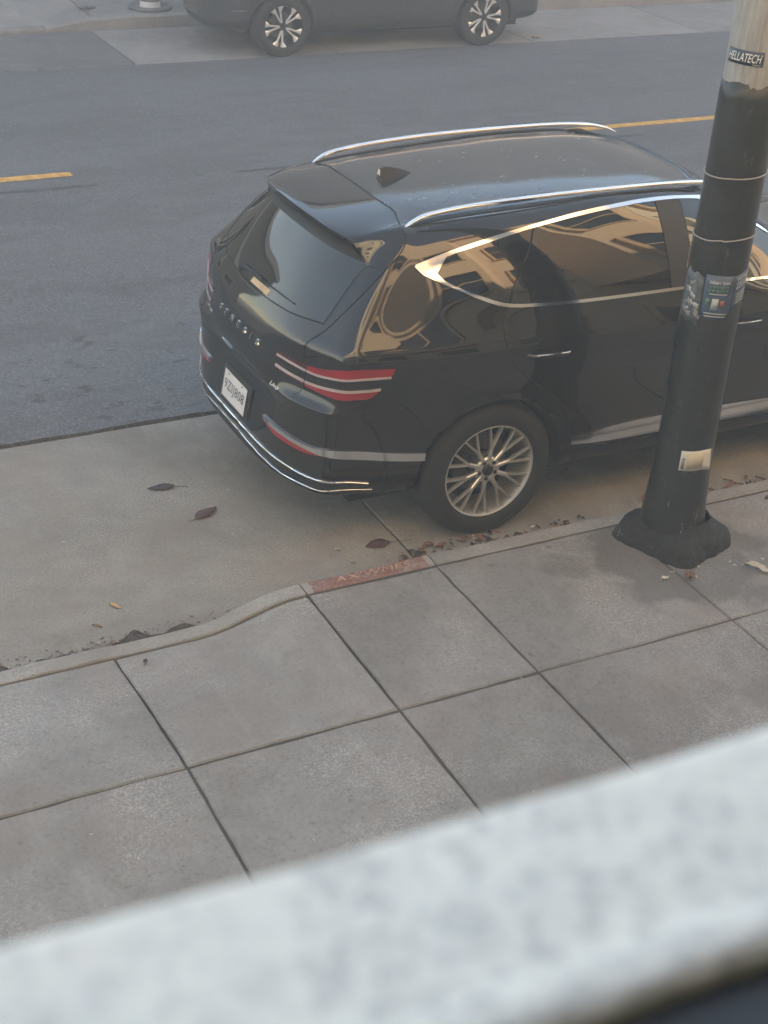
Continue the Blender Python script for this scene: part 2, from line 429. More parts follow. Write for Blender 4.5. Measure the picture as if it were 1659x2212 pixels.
# far side -------------------------------------------------------------
fstrip = tag(mesh('far_parking_strip', [(-40, 10.3, -.03), (60, 10.3, -.03), (60, 12.2, -.03), (-40, 12.2, -.03)], [(0, 1, 2, 3)], 'joint_dirt'), kind='structure')
for a, b, m in ((-40, -3.2, 'far_patch'), (-3.2, 1.53, 'far_patch'), (1.53, 4.04, 'far_concrete'), (4.04, 6.78, 'far_concrete'), (6.78, 9.5, 'far_concrete'), (9.5, 12.2, 'far_concrete'), (12.2, 60, 'far_concrete')):
    slab('paving_slab', a, b, 10.335 if m == 'far_concrete' else 10.42, 12.10, .002, m, fstrip, th=.05, gap=.008, bev=.006)
# broken edge pieces beside the old patch
x = -3.2
rg2 = random.Random(5)
while x < 1.5:
    w = min(rg2.uniform(.28, .6), 1.5 - x); pts = []
    y0, y1 = 10.345, 10.41; k = rg2.uniform(-.05, .05)
    o = slab('broken_paving_slab', x, x + w, y0, y1 + .02 * rg2.random(), -.002 + .006 * rg2.random(), 'far_patch', fstrip, th=.04, gap=.008, bev=.008)
    x += w
fkerb = tag(empty('far_kerb', (0, 0, 0)), kind='structure')
fk = lambda x: interp(x, [1.0, 1.5, 2.0], [.055, .13, .15])
kerb('kerb_stone', -40, 0.98, lambda x: .05, 'far_concrete', fkerb, 12.11, 12.28, -1, step=2)
kerb('kerb_stone', .98, 4.1, fk, 'far_concrete', fkerb, 12.11, 12.28, -1, step=.1)
for a, b in ((4.1, 7.0), (7.0, 9.8), (9.8, 60)): kerb('kerb_stone', a, b, lambda x: .15, 'far_concrete', fkerb, 12.11, 12.28, -1, step=.5)
fside = tag(mesh('far_sidewalk', [(-40, 12.29, .0), (1.0, 12.29, .02), (2.0, 12.29, .12), (60, 12.29, .12), (60, 15.3, .12), (2.0, 15.3, .12), (1.0, 15.3, .12), (-40, 15.3, .12)],
                 [(0, 1, 6, 7), (1, 2, 5, 6), (2, 3, 4, 5)], 'joint_dirt'), kind='structure')
FX = [-40, -3, -1.2, .4, 1.62, 2.9, 4.2, 5.5, 6.8, 8.1, 9.4, 10.7, 12, 60]
for a, b in zip(FX, FX[1:]):
    slab('paving_slab', a, b, 12.285, 13.6, .15, 'far_concrete', fside, zf=lambda x, y: lerp(interp(x, [1, 2], [.05, .15]), .15, max(0, min(1, (y - 12.285) / 1.3))))
    slab('paving_slab', a, b, 13.6, 15.25, .15, 'far_concrete', fside)

# ------------------------------------------------------------------ houses on both sides of the street
def stucco(name, col, sc=6):
    t = NT(name); c = t.ramp(t.noise(sc, 5, .65), [(.3, tuple(x * .86 for x in col)), (.7, tuple(x * 1.1 for x in col))])
    t.base(c); t.set(Roughness=.9); t.bump(t.noise(120, 3), .3, .01); return t.m
stucco('tan_stucco', (.74, .55, .36)); stucco('cream_stucco', (.78, .68, .50)); stucco('ochre_stucco', (.68, .47, .27)); stucco('unseen_pale_grey_stucco', (.42, .43, .45))
stucco('brown_stucco', (.25, .17, .12)); stucco('grey_stucco', (.30, .29, .28)); stucco('white_trim', (.74, .72, .68)); stucco('dark_trim', (.10, .08, .07))
glassy('house_glass', (.02, .025, .03), .05)
def window(parent, xc, yw, z0, z1, w, sgn, trim):
    """sash window: frame proud of the wall, pane set back; sgn = +1 when the wall faces +Y"""
    fr = .09; y0 = yw; y1 = yw + sgn * .07
    b = MB()
    lo, hi = min(y0, y1), max(y0, y1)
    b.box((xc - w / 2 - fr, lo, z0 - fr), (xc - w / 2, hi, z1 + fr)); b.box((xc + w / 2, lo, z0 - fr), (xc + w / 2 + fr, hi, z1 + fr))
    b.box((xc - w / 2, lo, z1), (xc + w / 2, hi, z1 + fr)); b.box((xc - w / 2, lo, z0 - fr), (xc + w / 2, hi, z0))
    b.box((xc - w / 2, lo, (z0 + z1) / 2 - .03), (xc + w / 2, hi - .01, (z0 + z1) / 2 + .03))
    fo = b.build('window', trim, parent)
    yp = yw + sgn * .012
    mesh('pane', [(xc - w / 2, yp, z0), (xc + w / 2, yp, z0), (xc + w / 2, yp, z1), (xc - w / 2, yp, z1)], [(0, 1, 2, 3)], 'house_glass', fo)
    s = MB().box((xc - w / 2 - .15, min(yw, yw + sgn * .16), z0 - fr - .06), (xc + w / 2 + .15, max(yw, yw + sgn * .16), z0 - fr)).build('sill', trim, fo)
    return fo
def house(name, x0, x1, yw, h, sgn, wall, trim, label, floors, nwin, hole=None, bays=()):
    e = empty(name, ((x0 + x1) / 2, yw, 0)); ox, oy = (x0 + x1) / 2, yw
    tag(e, label, 'house', 'houses lining the street')
    X0, X1 = x0 - ox, x1 - ox; b = MB(); yb = -sgn * 8.0
    def bx(xa, xb, za, zb, ya=0.0, yb2=yb): b.box((xa, min(ya, yb2), za), (xb, max(ya, yb2), zb))
    if hole:
        hx0, hx1, hz0, hz1 = hole[0] - ox, hole[1] - ox, hole[2], hole[3]
        bx(X0, hx0, 0, h); bx(hx1, X1, 0, h); bx(hx0, hx1, 0, hz0); bx(hx0, hx1, hz1, h)
        bx(hx0, hx1, hz0, hz1, -sgn * 3.5)
    else: bx(X0, X1, 0, h)
    b.build('wall', wall, e)
    MB().box((X0 - .05, min(0, sgn * .35), h), (X1 + .05, max(0, sgn * .35), h + .35)).build('cornice', trim, e)
    MB().box((X0, min(0, sgn * .12), 3.15), (X1, max(0, sgn * .12), 3.40)).build('string_course', trim, e)
    step = (X1 - X0) / nwin
    for fl in floors:
        for i in range(nwin):
            xc = X0 + (i + .5) * step
            if hole and hx0 - .9 < xc < hx1 + .9 and fl[0] < hz1 and fl[1] > hz0: continue
            if any(abs(xc - (bxc - ox)) < 1.6 for bxc in bays) and fl[0] > 3: continue
            window(e, xc, 0.0, fl[0], fl[1], min(1.15, step * .5), sgn, trim)
    for bxc in bays:
        c = bxc - ox; d = sgn * .75
        p = [(c - 1.3, 0), (c - .75, d), (c + .75, d), (c + 1.3, 0)]
        vs = [(q[0], q[1], z) for z in (3.5, h - .3) for q in p]
        bo = mesh('bay', vs, [(0, 1, 5, 4), (1, 2, 6, 5), (2, 3, 7, 6), (0, 3, 2, 1), (4, 5, 6, 7)], wall, e)
        for fl in floors:
            if fl[0] > 3: 
                w = window(bo, c, d, fl[0], fl[1], 1.0, sgn, trim)
                for ch in list(w.children): bpy.data.objects.remove(ch)
                yp = d + sgn * .012
                mesh('pane', [(c - .5, yp, fl[0]), (c + .5, yp, fl[0]), (c + .5, yp, fl[1]), (c - .5, yp, fl[1])], [(0, 1, 2, 3)], 'house_glass', bo)
    return e
YN, YF = CAM.y + .155, 15.3
G3 = [(.9, 2.5), (4.2, 5.9), (7.4, 9.1)]
hA = house('house', -9.0, -.6, YN, 11.0, 1, 'cream_stucco', 'white_trim', 'cream stuccoed house with the open window over the sidewalk', [(.9, 2.5), (4.2, 5.9), (7.4, 9.1)], 5, hole=(CAM.x - .75, CAM.x + .85, CAM.z - .27, CAM.z + 1.2))
house('house', -.55, 8.2, YN, 12.0, 1, 'tan_stucco', 'ochre_stucco', 'tan stuccoed house with two bay windows facing the parked black car', G3, 5, bays=(1.6, 5.9))
house('house', 8.25, 17.0, YN, 10.5, 1, 'cream_stucco', 'ochre_stucco', 'cream house with ochre trim beyond the tan one', G3, 4, bays=(12.6,))
house('house', 17.05, 30, YN, 12.5, 1, 'ochre_stucco', 'tan_stucco', 'ochre stuccoed house, last in the near row', G3, 5)
house('house', -22, -9.05, YN, 11.5, 1, 'tan_stucco', 'dark_trim', 'tan house with dark trim, first in the near row', G3, 5, bays=(-13,))
house('house', -9.45, 2.0, YF, 5.2, -1, 'grey_stucco', 'white_trim', 'low grey stuccoed house across the street behind the white post', [(.9, 2.5)], 4)
house('house', 2.05, 19.9, YF, 10.0, -1, 'unseen_pale_grey_stucco', 'white_trim', 'unseen pale grey house across the street, plain upper wall shaped to block low sky', [(.9, 2.5)], 6)  # unseen house; height and blank upper wall shaped to block low sky and sun
house('house', 19.95, 70, YF, 8.8, -1, 'grey_stucco', 'dark_trim', 'long low grey house with dark trim, last in the far row', [(.9, 2.5)], 14)

# the window the street is seen from: sill and frame
SH = .25
t = NT('sill_paint')
ch = t.noise(70, 5, .7, None, .4)
flake = t.ramp(t.noise(135, 6, .75, None, .4), [(.47, 0.0), (.60, 1.0)])
zone = t.ramp(t.noise(20, 4, .6), [(.36, 0.1), (.6, 1.0)])
flake = t.math('MULTIPLY', flake, zone)
c = t.mix(t.math('MULTIPLY', flake, .85), (.83, .785, .715), (.44, .43, .42))
t.base(t.mix(t.ramp(ch, [(.35, .18), (.6, 0.0)]), c, (.55, .57, .60))); t.set(Roughness=.6); t.bump(t.noise(60, 4, .6), .5, .004)
simple('frame_dark', (.020, .021, .024), .5)
ws = empty('window_sill', (CAM.x, CAM.y + .2, CAM.z - SH))
ws.rotation_euler = (0, 0, R(-1.6))
tag(ws, 'flaking white painted window sill running across the foreground', 'window sill')
zt = 0.0
def lrow(prof, x0=-.75, x1=.85, n=40, jitter=.003, seed=0):
    rows = []
    for i in range(n + 1):
        x = lerp(x0, x1, i / n); rows.append([Vector((x, y + jitter * jn(x, seed + 5 * k, 40) * (1 if k else 1), z + jitter * .4 * jn(x, seed + 9 + 7 * k, 30))) for k, (y, z) in enumerate(prof)])
    return rows
# profile in y (out towards the street) and z, relative to the sill's origin at CAM.y+.2
fixn(MB().grid(lrow([(-.038, -.03), (-.038, .002), (-.018, -.003), (-.012, -.004), (.036, -.003), (.044, -.008), (.046, -.018), (.046, -.075), (.026, -.080), (-.038, -.08)])).build('board', 'sill_paint', ws, True))
fixn(MB().grid(lrow([(-.038, .0), (-.038, .012), (-.032, .014), (-.022, .011), (-.016, -.002)], jitter=.0012, seed=60)).build('raised_lip', 'sill_paint', ws, True))
wf = empty('window_frame', (CAM.x, CAM.y + .12, CAM.z - SH))
tag(wf, 'dark window frame rail at the bottom corner inside the white sill', 'window frame')
MB().box((-.75, -.20, -.03), (.85, .0415, .008)).build('bottom_rail', 'frame_dark', wf, bevel=.004)
MB().box((-.75, -.06, .004), (-.69, .02, 1.45)).build('jamb', 'frame_dark', wf, bevel=.004)
MB().box((.79, -.06, .004), (.85, .02, 1.45)).build('jamb', 'frame_dark', wf, bevel=.004)
MB().box((-.69, -.06, 1.39), (.79, .02, 1.45)).build('head_rail', 'frame_dark', wf, bevel=.004)
# ------------------------------------------------------------------ cars: body shell
F = [1.0, .87, .62, .32, 0.0]
T = [0, .035, .09, .17, .27, .38, .50, .62, .74, .84, .92, .97, 1.0]
# row: z mid, half width, rear corner (x,y,z), rear centre (x,z), front corner (x,y,z), front centre (x,z), taper starts (rear, front)
ROWS = [
    (.26, .82, (-.80, .70, .285), (-.93, .29), (3.45, .62, .27), (3.70, .26), (.0, 2.7)),
    (.34, .925, (-.895, .805, .355), (-1.050, .345), (3.50, .78, .36), (3.80, .36), (.0, 2.8)),
    (.52, .966, (-.885, .848, .50), (-1.073, .46), (3.50, .84, .55), (3.85, .56), (.0, 2.8)),
    (.77, .974, (-.868, .874, .77), (-1.028, .70), (3.47, .86, .76), (3.84, .78), (.0, 2.8)),
    (.86, .977, (-.862, .884, .825), (-1.030, .80), (3.44, .86, .84), (3.82, .86), (.0, 2.8)),
    (.95, .978, (-.838, .889, .905), (-1.045, .905), (3.40, .85, .93), (3.79, .96), (.0, 2.7)),
    (1.09, .965, (-.828, .888, 1.12), (-.985, 1.09), (3.25, .80, 1.02), (3.66, 1.04), (.0, 2.5)),
    (1.26, .905, (-.735, .795, 1.26), (-.915, 1.215), (2.35, .78, 1.13), (2.50, 1.14), (.3, 1.4)),
    (1.47, .805, (-.590, .700, 1.44), (-.765, 1.42), (1.85, .70, 1.40), (2.00, 1.42), (.3, 1.2)),
    (1.668, .660, (-.440, .585, 1.60), (-.595, 1.595), (1.44, .60, 1.640), (1.56, 1.665), (.3, .9)),
]
def roof_z(x): return interp(x, [-.60, -.45, -.17, .2, .8, 1.2, 1.5], [1.595, 1.652, 1.697, 1.715, 1.724, 1.714, 1.68])
def car_cage(sx=1.0, sy=1.0, sz=1.0):
    V = {}
    for j, (zm, hw, rc, rcen, fc, fcen, ts) in enumerate(ROWS):
        for i, t in enumerate(T):
            x = lerp(rc[0], fc[0], t)
            y = hw
            if x < ts[0]: y = hw - (hw - rc[1]) * ((ts[0] - x) / (ts[0] - rc[0])) ** 2.0
            if x > ts[1]: y = hw - (hw - fc[1]) * ((x - ts[1]) / (fc[0] - ts[1])) ** 2.0
            z = interp(x, [rc[0], rc[0] + .35, .75, lerp(.75, fc[0], .55), fc[0]], [rc[2], lerp(rc[2], zm, .35), zm, lerp(zm, fc[2], .25), fc[2]])
            V['s', j, i] = (x, y, z)
        for k, f in enumerate(F):
            if k == 0: continue
            e = abs(f) ** (3.5 if j < 7 else 2.9)
            V['r', j, k] = (lerp(rcen[0], rc[0], e), rc[1] * f, lerp(rcen[1], rc[2], f * f))
            if j == 4 and k in (1, 2): V['r', j, k] = (V['r', j, k][0] - .030, V['r', j, k][1], V['r', j, k][2] + .012)
            if j == 3 and k in (1, 2): V['r', j, k] = (V['r', j, k][0] - .022, V['r', j, k][1], V['r', j, k][2])
            if j == 5 and k in (1, 2): V['r', j, k] = (V['r', j, k][0] + .012, V['r', j, k][1], V['r', j, k][2] - .020)
            V['f', j, k] = (lerp(fcen[0], fc[0], e), fc[1] * f, lerp(fcen[1], fc[2], f * f))
    n = len(T) - 1; J = len(ROWS) - 1
    for i in range(1, n):
        for k, f in enumerate(F):
            if k == 0: continue
            x, y, z = V['s', J, i]; xc = lerp(ROWS[J][3][0], ROWS[J][5][0], T[i]); xx = lerp(xc, x, f ** 2.7)
            V['t', i, k] = (xx, y * f, lerp(roof_z(xx), z, f ** 2.6))
            x, y, z = V['s', 0, i]
            V['b', i, k] = (x, y * f, z - .01)
    def key(g, a, k):
        if g == 'r' and k == 0: return ('s', a, 0)
        if g == 'f' and k == 0: return ('s', a, n)
        if g == 't':
            if k == 0: return ('s', J, a)
            if a == 0: return key('r', J, k)
            if a == n: return key('f', J, k)
        if g == 'b':
            if k == 0: return ('s', 0, a)
            if a == 0: return key('r', 0, k)
            if a == n: return key('f', 0, k)
        return (g, a, k)
    quads = []
    for j in range(J):
        for i in range(n): quads.append([('s', j, i), ('s', j, i + 1), ('s', j + 1, i + 1), ('s', j + 1, i)])
        for k in range(len(F) - 1):
            quads.append([key('r', j, k), key('r', j + 1, k), key('r', j + 1, k + 1), key('r', j, k + 1)])
            quads.append([key('f', j, k), key('f', j, k + 1), key('f', j + 1, k + 1), key('f', j + 1, k)])
    for i in range(n):
        for k in range(len(F) - 1):
            quads.append([key('t', i, k), key('t', i + 1, k), key('t', i + 1, k + 1), key('t', i, k + 1)])
            quads.append([key('b', i, k), key('b', i, k + 1), key('b', i + 1, k + 1), key('b', i + 1, k)])
    keys = list(V); idx = {k: i for i, k in enumerate(keys)}; vs = [Vector(V[k]) for k in keys]; mir = {}
    for i in range(len(keys)):
        if abs(vs[i].y) < 1e-6: mir[i] = i
        else: mir[i] = len(vs); vs.append(Vector((vs[i].x, -vs[i].y, vs[i].z)))
    fs = []
    for q in quads:
        a = tuple(idx[k] for k in q); fs.append(a[::-1]); fs.append(tuple(mir[i] for i in a))
    vs = [Vector((v.x * sx, v.y * sy, v.z * sz)) for v in vs]
    crease = set()
    for i in range(n):
        a, b = idx['s', 6, i], idx['s', 6, i + 1]; crease |= {frozenset((a, b)), frozenset((mir[a], mir[b]))}
    ck = []
    for k in range(len(F) - 1):
        a, b = idx[key('r', 6, k)], idx[key('r', 6, k + 1)]; crease |= {frozenset((a, b)), frozenset((mir[a], mir[b]))}
    return vs, fs, crease
def evaluated(o):
    dg = bpy.context.evaluated_depsgraph_get(); dg.update()
    return bpy.data.meshes.new_from_object(o.evaluated_get(dg))
def body_shell(sx=1.0, sy=1.0, sz=1.0, level=3, wheels=(), arch=.43, ymin=.60):
    tgt, fs, crease = car_cage(sx, sy, sz)
    me = bpy.data.meshes.new('cage'); me.from_pydata(tgt, [], fs); me.update()
    at = me.attributes.new('crease_edge', 'FLOAT', 'EDGE')
    for e in me.edges:
        if frozenset(e.vertices) in crease: at.data[e.index].value = .45
    o = bpy.data.objects.new('cage', me); COL.objects.link(o)
    m = o.modifiers.new('sub', 'SUBSURF'); m.levels = 2; m.render_levels = 2
    for it in range(4):
        ev = evaluated(o)
        for i in range(len(tgt)): me.vertices[i].co += (tgt[i] - ev.vertices[i].co) * .8
        me.update(); bpy.data.meshes.remove(ev)
    m.levels = level
    full = evaluated(o); smooth_mesh = full.copy()
    bvh = BVHTree.FromPolygons([v.co.copy() for v in full.vertices], [tuple(p.vertices) for p in full.polygons])
    # wheel arches
    bpy.data.objects.remove(o)
    o = bpy.data.objects.new('body', full); COL.objects.link(o)
    o.data.materials.clear(); o.data.materials.append(MATS['black_paint']); o.data.materials.append(MATS['gap_black'])
    cuts = []
    for wx, wz in wheels:
        for s in (-1, 1):
            b = MB(); nn = 48
            prof = [(0, .0), (arch, 0), (arch, 1.0), (0, 1.0)]
            ring = lambda yy: [Vector((wx + arch * math.cos(2 * math.pi * q / nn), s * yy, wz + arch * math.sin(2 * math.pi * q / nn))) for q in range(nn)]
            a_, c_ = ring(ymin), ring(1.3)
            b.add(a_ + c_, [tuple(range(nn)), tuple(range(2 * nn - 1, nn - 1, -1))] + [(q, (q + 1) % nn, nn + (q + 1) % nn, nn + q) for q in range(nn)])
            c = b.build('cut', 'gap_black'); fixn(c); cuts.append(c)
            bo = o.modifiers.new('b', 'BOOLEAN'); bo.object = c; bo.operation = 'DIFFERENCE'; bo.solver = 'EXACT'; bo.material_mode = 'TRANSFER'
    fin = evaluated(o)
    for c in cuts: bpy.data.objects.remove(c)
    bpy.data.objects.remove(o)
    return fin, bvh
# ------------------------------------------------------------------ car building kit
class Kit:
    """lays parts on a car's smooth body surface, in the car's own coordinates (x forward, y left, z up)"""
    def __init__(s, bvh, root): s.bvh = bvh; s.root = root
    def snap(s, p, off=0.0):
        h = s.bvh.find_nearest(Vector(p)); n = h[1]
        if n.dot(Vector((h[0].x - 1.0, h[0].y, h[0].z - .9))) < 0: n = -n
        return h[0] + n * off
    def strip(s, name, top, bot, mat, off=.004, side=1, n=5, rows=2, parent=None, th=.006, smooth=True, curve=True):
        m = lambda l: [Vector((p[0], p[1] * side, p[2])) for p in l]
        def resample(l, N):
            l = crom(l, 6) if curve and len(l) > 2 else [Vector(p) for p in l]
            d = [0.0]
            for a, b in zip(l, l[1:]): d.append(d[-1] + (b - a).length)
            out = []
            for i in range(N + 1):
                q = d[-1] * i / N; k = 0
                while k < len(d) - 2 and d[k + 1] < q: k += 1
                out.append(l[k].lerp(l[k + 1], (q - d[k]) / max(1e-9, d[k + 1] - d[k])))
            return out
        N = n * max(len(top), len(bot)); t, b = resample(m(top), N), resample(m(bot), N)
        g = []
        for r in range(rows + 1): g.append([s.snap(t[i].lerp(b[i], r / rows), off) for i in range(N + 1)])
        lo = lambda l: [s.snap(p, off - th) for p in l]
        full = [lo(g[0])] + g + [lo(g[-1])]
        mb = MB().grid(full)
        mb.grid([[r[0] for r in g], lo([r[0] for r in g])]); mb.grid([[r[-1] for r in g], lo([r[-1] for r in g])])
        o = mb.build(name, mat, parent or s.root); fixn(o)
        if smooth: smooth_by_angle(o, 40)
        return o
    def line(s, name, pts, r, mat, off=0.0, side=1, n=8, parent=None, seg=6):
        l = crom([Vector((p[0], p[1] * side, p[2])) for p in pts], n)
        l = [s.snap(p, off) for p in l]
        return smooth_by_angle(MB().tube(l, r, seg).build(name, mat, parent or s.root), 60)
    def rear_pt(s, y, z, off=0.0):
        h = s.bvh.ray_cast(Vector((-3, y, z)), Vector((1, 0, 0)))
        return (h[0] + Vector((-off, 0, 0))) if h[0] is not None else s.snap((-1, y, z), off)
    def side_pt(s, x, z, side=-1, off=0.0):
        h = s.bvh.ray_cast(Vector((x, side * 3, z)), Vector((0, -side, 0)))
        return (h[0] + Vector((0, side * off, 0))) if h[0] is not None else s.snap((x, side, z), off)
    def rear_text(s, name, body, yc, zc, size, mat, parent, depth=.004, shear=0, spacing=1.0, off=.001, width=None):
        vs, fs = text_mesh(body, size, depth / 2, shear, spacing)
        if width:
            w = max(v.x for v in vs) - min(v.x for v in vs)
            for v in vs: v.x *= width / w
        return mesh(name, [s.rear_pt(yc - v.x, zc + v.y, off + v.z + depth / 2) for v in vs], fs, mat, parent)

def split_body(fin, kit, rules, paint_mat, names):
    """split the shell into panels that keep the shell's smooth normals"""
    fin.update()
    nv = [v.normal.copy() for v in fin.vertices]; groups = {}
    for p in fin.polygons:
        groups.setdefault(rules(p.center, p.normal, p.material_index), []).append(p)
    out = {}
    for g, polys in groups.items():
        ids = {}; vs = []; fs = []; mi = []; ns = []
        for p in polys:
            f = []
            for v in p.vertices:
                if v not in ids: ids[v] = len(vs); vs.append(fin.vertices[v].co.copy()); ns.append(nv[v])
                f.append(ids[v])
            fs.append(f); mi.append(p.material_index)
        me = bpy.data.meshes.new(g); me.from_pydata(vs, [], fs)
        me.materials.append(MATS[names.get(g, paint_mat)]); me.materials.append(MATS['gap_black'])
        for i, p in enumerate(me.polygons): p.use_smooth = mi[i] == 0; p.material_index = mi[i]
        me.update(); ln = []
        if not any(mi): me.normals_split_custom_set_from_vertices(ns)
        out[g] = me
    return out

def Y(s): return s
def wheel_meshes(style):
    hub = .83; D = {}
    ty = MB().lathe([(.258, -.115), (.270, -.126), (.305, -.133), (.34, -.131), (.366, -.120), (.380, -.098), (.386, -.06), (.387, 0), (.386, .06), (.380, .098), (.355, .125), (.25, .125)], 64, 'y')
    D['tyre'] = (ty, 'rubber')
    r0 = .270
    D['rim'] = (MB().lathe([(.266, -.112), (r0, -.120), (.264, -.124), (.257, -.119), (.252, -.106), (.242, -.07), (.226, .04), (.226, .10)], 64, 'y'), 'alloy' if style == 'y' else 'dark_alloy')
    D['backing'] = (MB().lathe([(.001, .03), (.226, .03)], 40, 'y'), 'gap_black')
    D['brake_disc'] = (MB().lathe([(.001, -.012), (.07, -.012), (.075, .0), (.165, .0), (.165, .02)], 40, 'y'), 'brake_metal')
    D['caliper'] = (MB().box((-.175, -.045, -.06), (-.105, .03, .075)), 'brake_metal')
    sp = MB()
    def bar(a0, r_0, a1, r_1, w0, w1, y0, y1, th=.022):
        p0 = Vector((r_0 * math.sin(a0), 0, r_0 * math.cos(a0))); p1 = Vector((r_1 * math.sin(a1), 0, r_1 * math.cos(a1)))
        d = (p1 - p0).normalized(); q = Vector((d.z, 0, -d.x))
        vs = []
        for p, w, y in ((p0, w0, y0), (p1, w1, y1)):
            vs += [p - q * w * .5 + Vector((0, y + .006, 0)), p - q * w * .3 + Vector((0, y, 0)), p + q * w * .3 + Vector((0, y, 0)), p + q * w * .5 + Vector((0, y + .006, 0)), p + q * w * .5 + Vector((0, y + th, 0)), p - q * w * .5 + Vector((0, y + th, 0))]
        sp.add(vs, [(k, (k + 1) % 6, 6 + (k + 1) % 6, 6 + k) for k in range(6)] + [tuple(range(6)), tuple(range(11, 5, -1))])
    if style == 'y':
        bar(0, .050, 0, .140, .026, .021, -.104, -.108); bar(-.02, .128, R(-8.6), .260, .014, .012, -.108, -.114); bar(.02, .128, R(8.6), .260, .014, .012, -.108, -.114)
        D['spoke'] = (sp, 'alloy'); D['nspoke'] = 10
        D['hub'] = (MB().lathe([(.001, -.100), (.066, -.102), (.074, -.094), (.074, -.05)], 32, 'y'), 'alloy')
    else:
        for sgn in (-1, 1):
            bar(sgn * .10, .045, sgn * R(10), .195, .020, .024, -.098, -.112)
            bar(sgn * R(10), .190, sgn * R(13.5), .261, .024, .088, -.112, -.117)
        D['spoke'] = (sp, 'machined'); D['nspoke'] = 5
        D['hub'] = (MB().lathe([(.001, -.094), (.055, -.098), (.066, -.09), (.066, -.05)], 32, 'y'), 'dark_alloy')
    D['hub_cap'] = (MB().lathe([(.001, -.113), (.026, -.113), (.032, -.108), (.032, -.098)], 24, 'y'), 'black_plastic')
    D['lug_nut'] = (MB().lathe([(.001, -.106), (.010, -.106), (.0125, -.098)], 12, 'y', (0, 0, .051)), 'black_plastic' if style == 'y' else 'brake_metal')
    return D
def add_wheels(root, D, spots, half, scale=1.0, turn=0.0):
    meshes = {}
    for k, v in D.items():
        if k == 'nspoke': continue
        o = v[0].build(k, v[1]); fixn(o); smooth_by_angle(o, 32); meshes[k] = o.data; bpy.data.objects.remove(o)
    for n_, (wx, wz, side) in enumerate(spots):
        w = obj('wheel', meshes['rim'], root); w.location = (wx, side * half, wz); w.scale = (scale,) * 3
        w.rotation_euler = (0, turn + .5 * n_, 0) if side < 0 else (0, turn + .5 * n_, math.pi)
        for nm in ('tyre', 'backing', 'brake_disc', 'caliper', 'hub', 'hub_cap'): obj(nm, meshes[nm], w)
        for k in range(D['nspoke']):
            q = obj('spoke', meshes['spoke'], w); q.rotation_euler = (0, 2 * math.pi * k / D['nspoke'], 0)
        for k in range(5):
            q = obj('lug_nut', meshes['lug_nut'], w); q.rotation_euler = (0, 2 * math.pi * (k + .5) / 5, 0)

# ------------------------------------------------------------------ the black car at the near kerb
car = empty('parked_car', (0, .985, 0))
tag(car, 'glossy black sport utility vehicle with chrome trim parked at the near kerb, seen from behind', 'car')
fin, bvh = body_shell(wheels=[(0, .385), (2.955, .385)], arch=.425)
K = Kit(bvh, car)
SEAM = [(-.363, -.40, 1.66), (-.402, -.557, 1.625), (-.408, -.619, 1.58), (-.461, -.659, 1.527), (-.552, -.691, 1.466), (-.661, -.709, 1.379), (-.773, -.696, 1.27), (-.857, -.672, 1.179), (-.926, -.625, 1.094), (-.932, -.649, 1.03), (-.939, -.659, .978), (-.948, -.653, .931), (-.956, -.641, .855), (-.986, -.553, .760)]
sy_z = sorted([(p[2], -p[1], p[0]) for p in SEAM])
DOOR_R = [(.289, 1.61), (.211, 1.506), (.108, 1.386), (.052, 1.29), (.012, 1.19), (.018, 1.10), (.06, 1.01), (.17, .90), (.33, .78), (.44, .66), (.485, .54), (.49, .43)]
def rules(c, n, mi):
    x, y, z = c
    ay = abs(y)
    if mi == 1: return 'body'
    if z < .40 and (x < -.45 or .5 < x < 2.4 or x > 3.4): return 'lower_cladding'
    if x < -.36 and z > .755 and ay < interp(z, [q[0] for q in sy_z], [q[1] for q in sy_z]) and x < interp(z, [q[0] for q in sy_z], [q[2] for q in sy_z]) + .16: return 'tailgate'
    if x < -.40 and z < .86: return 'rear_bumper'
    if z > 1.60 and ay < .60 and -.42 < x < 1.45: return 'roof'
    if ay > .55 and .42 < z < 1.66:
        xr = interp(z, [q[1] for q in DOOR_R[::-1]], [q[0] for q in DOOR_R[::-1]])
        sd = 'right' if y < 0 else 'left'
        if xr < x < 1.13: return 'rear_door_' + sd
        if 1.13 <= x < interp(z, [.42, .7, 1.2, 1.6], [2.22, 2.28, 2.28, 1.5]): return 'front_door_' + sd
    return 'body'
panels = split_body(fin, K, rules, 'black_paint', {'lower_cladding': 'black_plastic', 'roof': 'roof_paint'})
P = {}
for g, me in panels.items():
    nm = g.replace('_right', '').replace('_left', '')
    P[g] = obj(nm, me, car)
P['roof']['label'] = 'black roof with dusty pale specks'
tg = P['tailgate']; bump = P['rear_bumper']
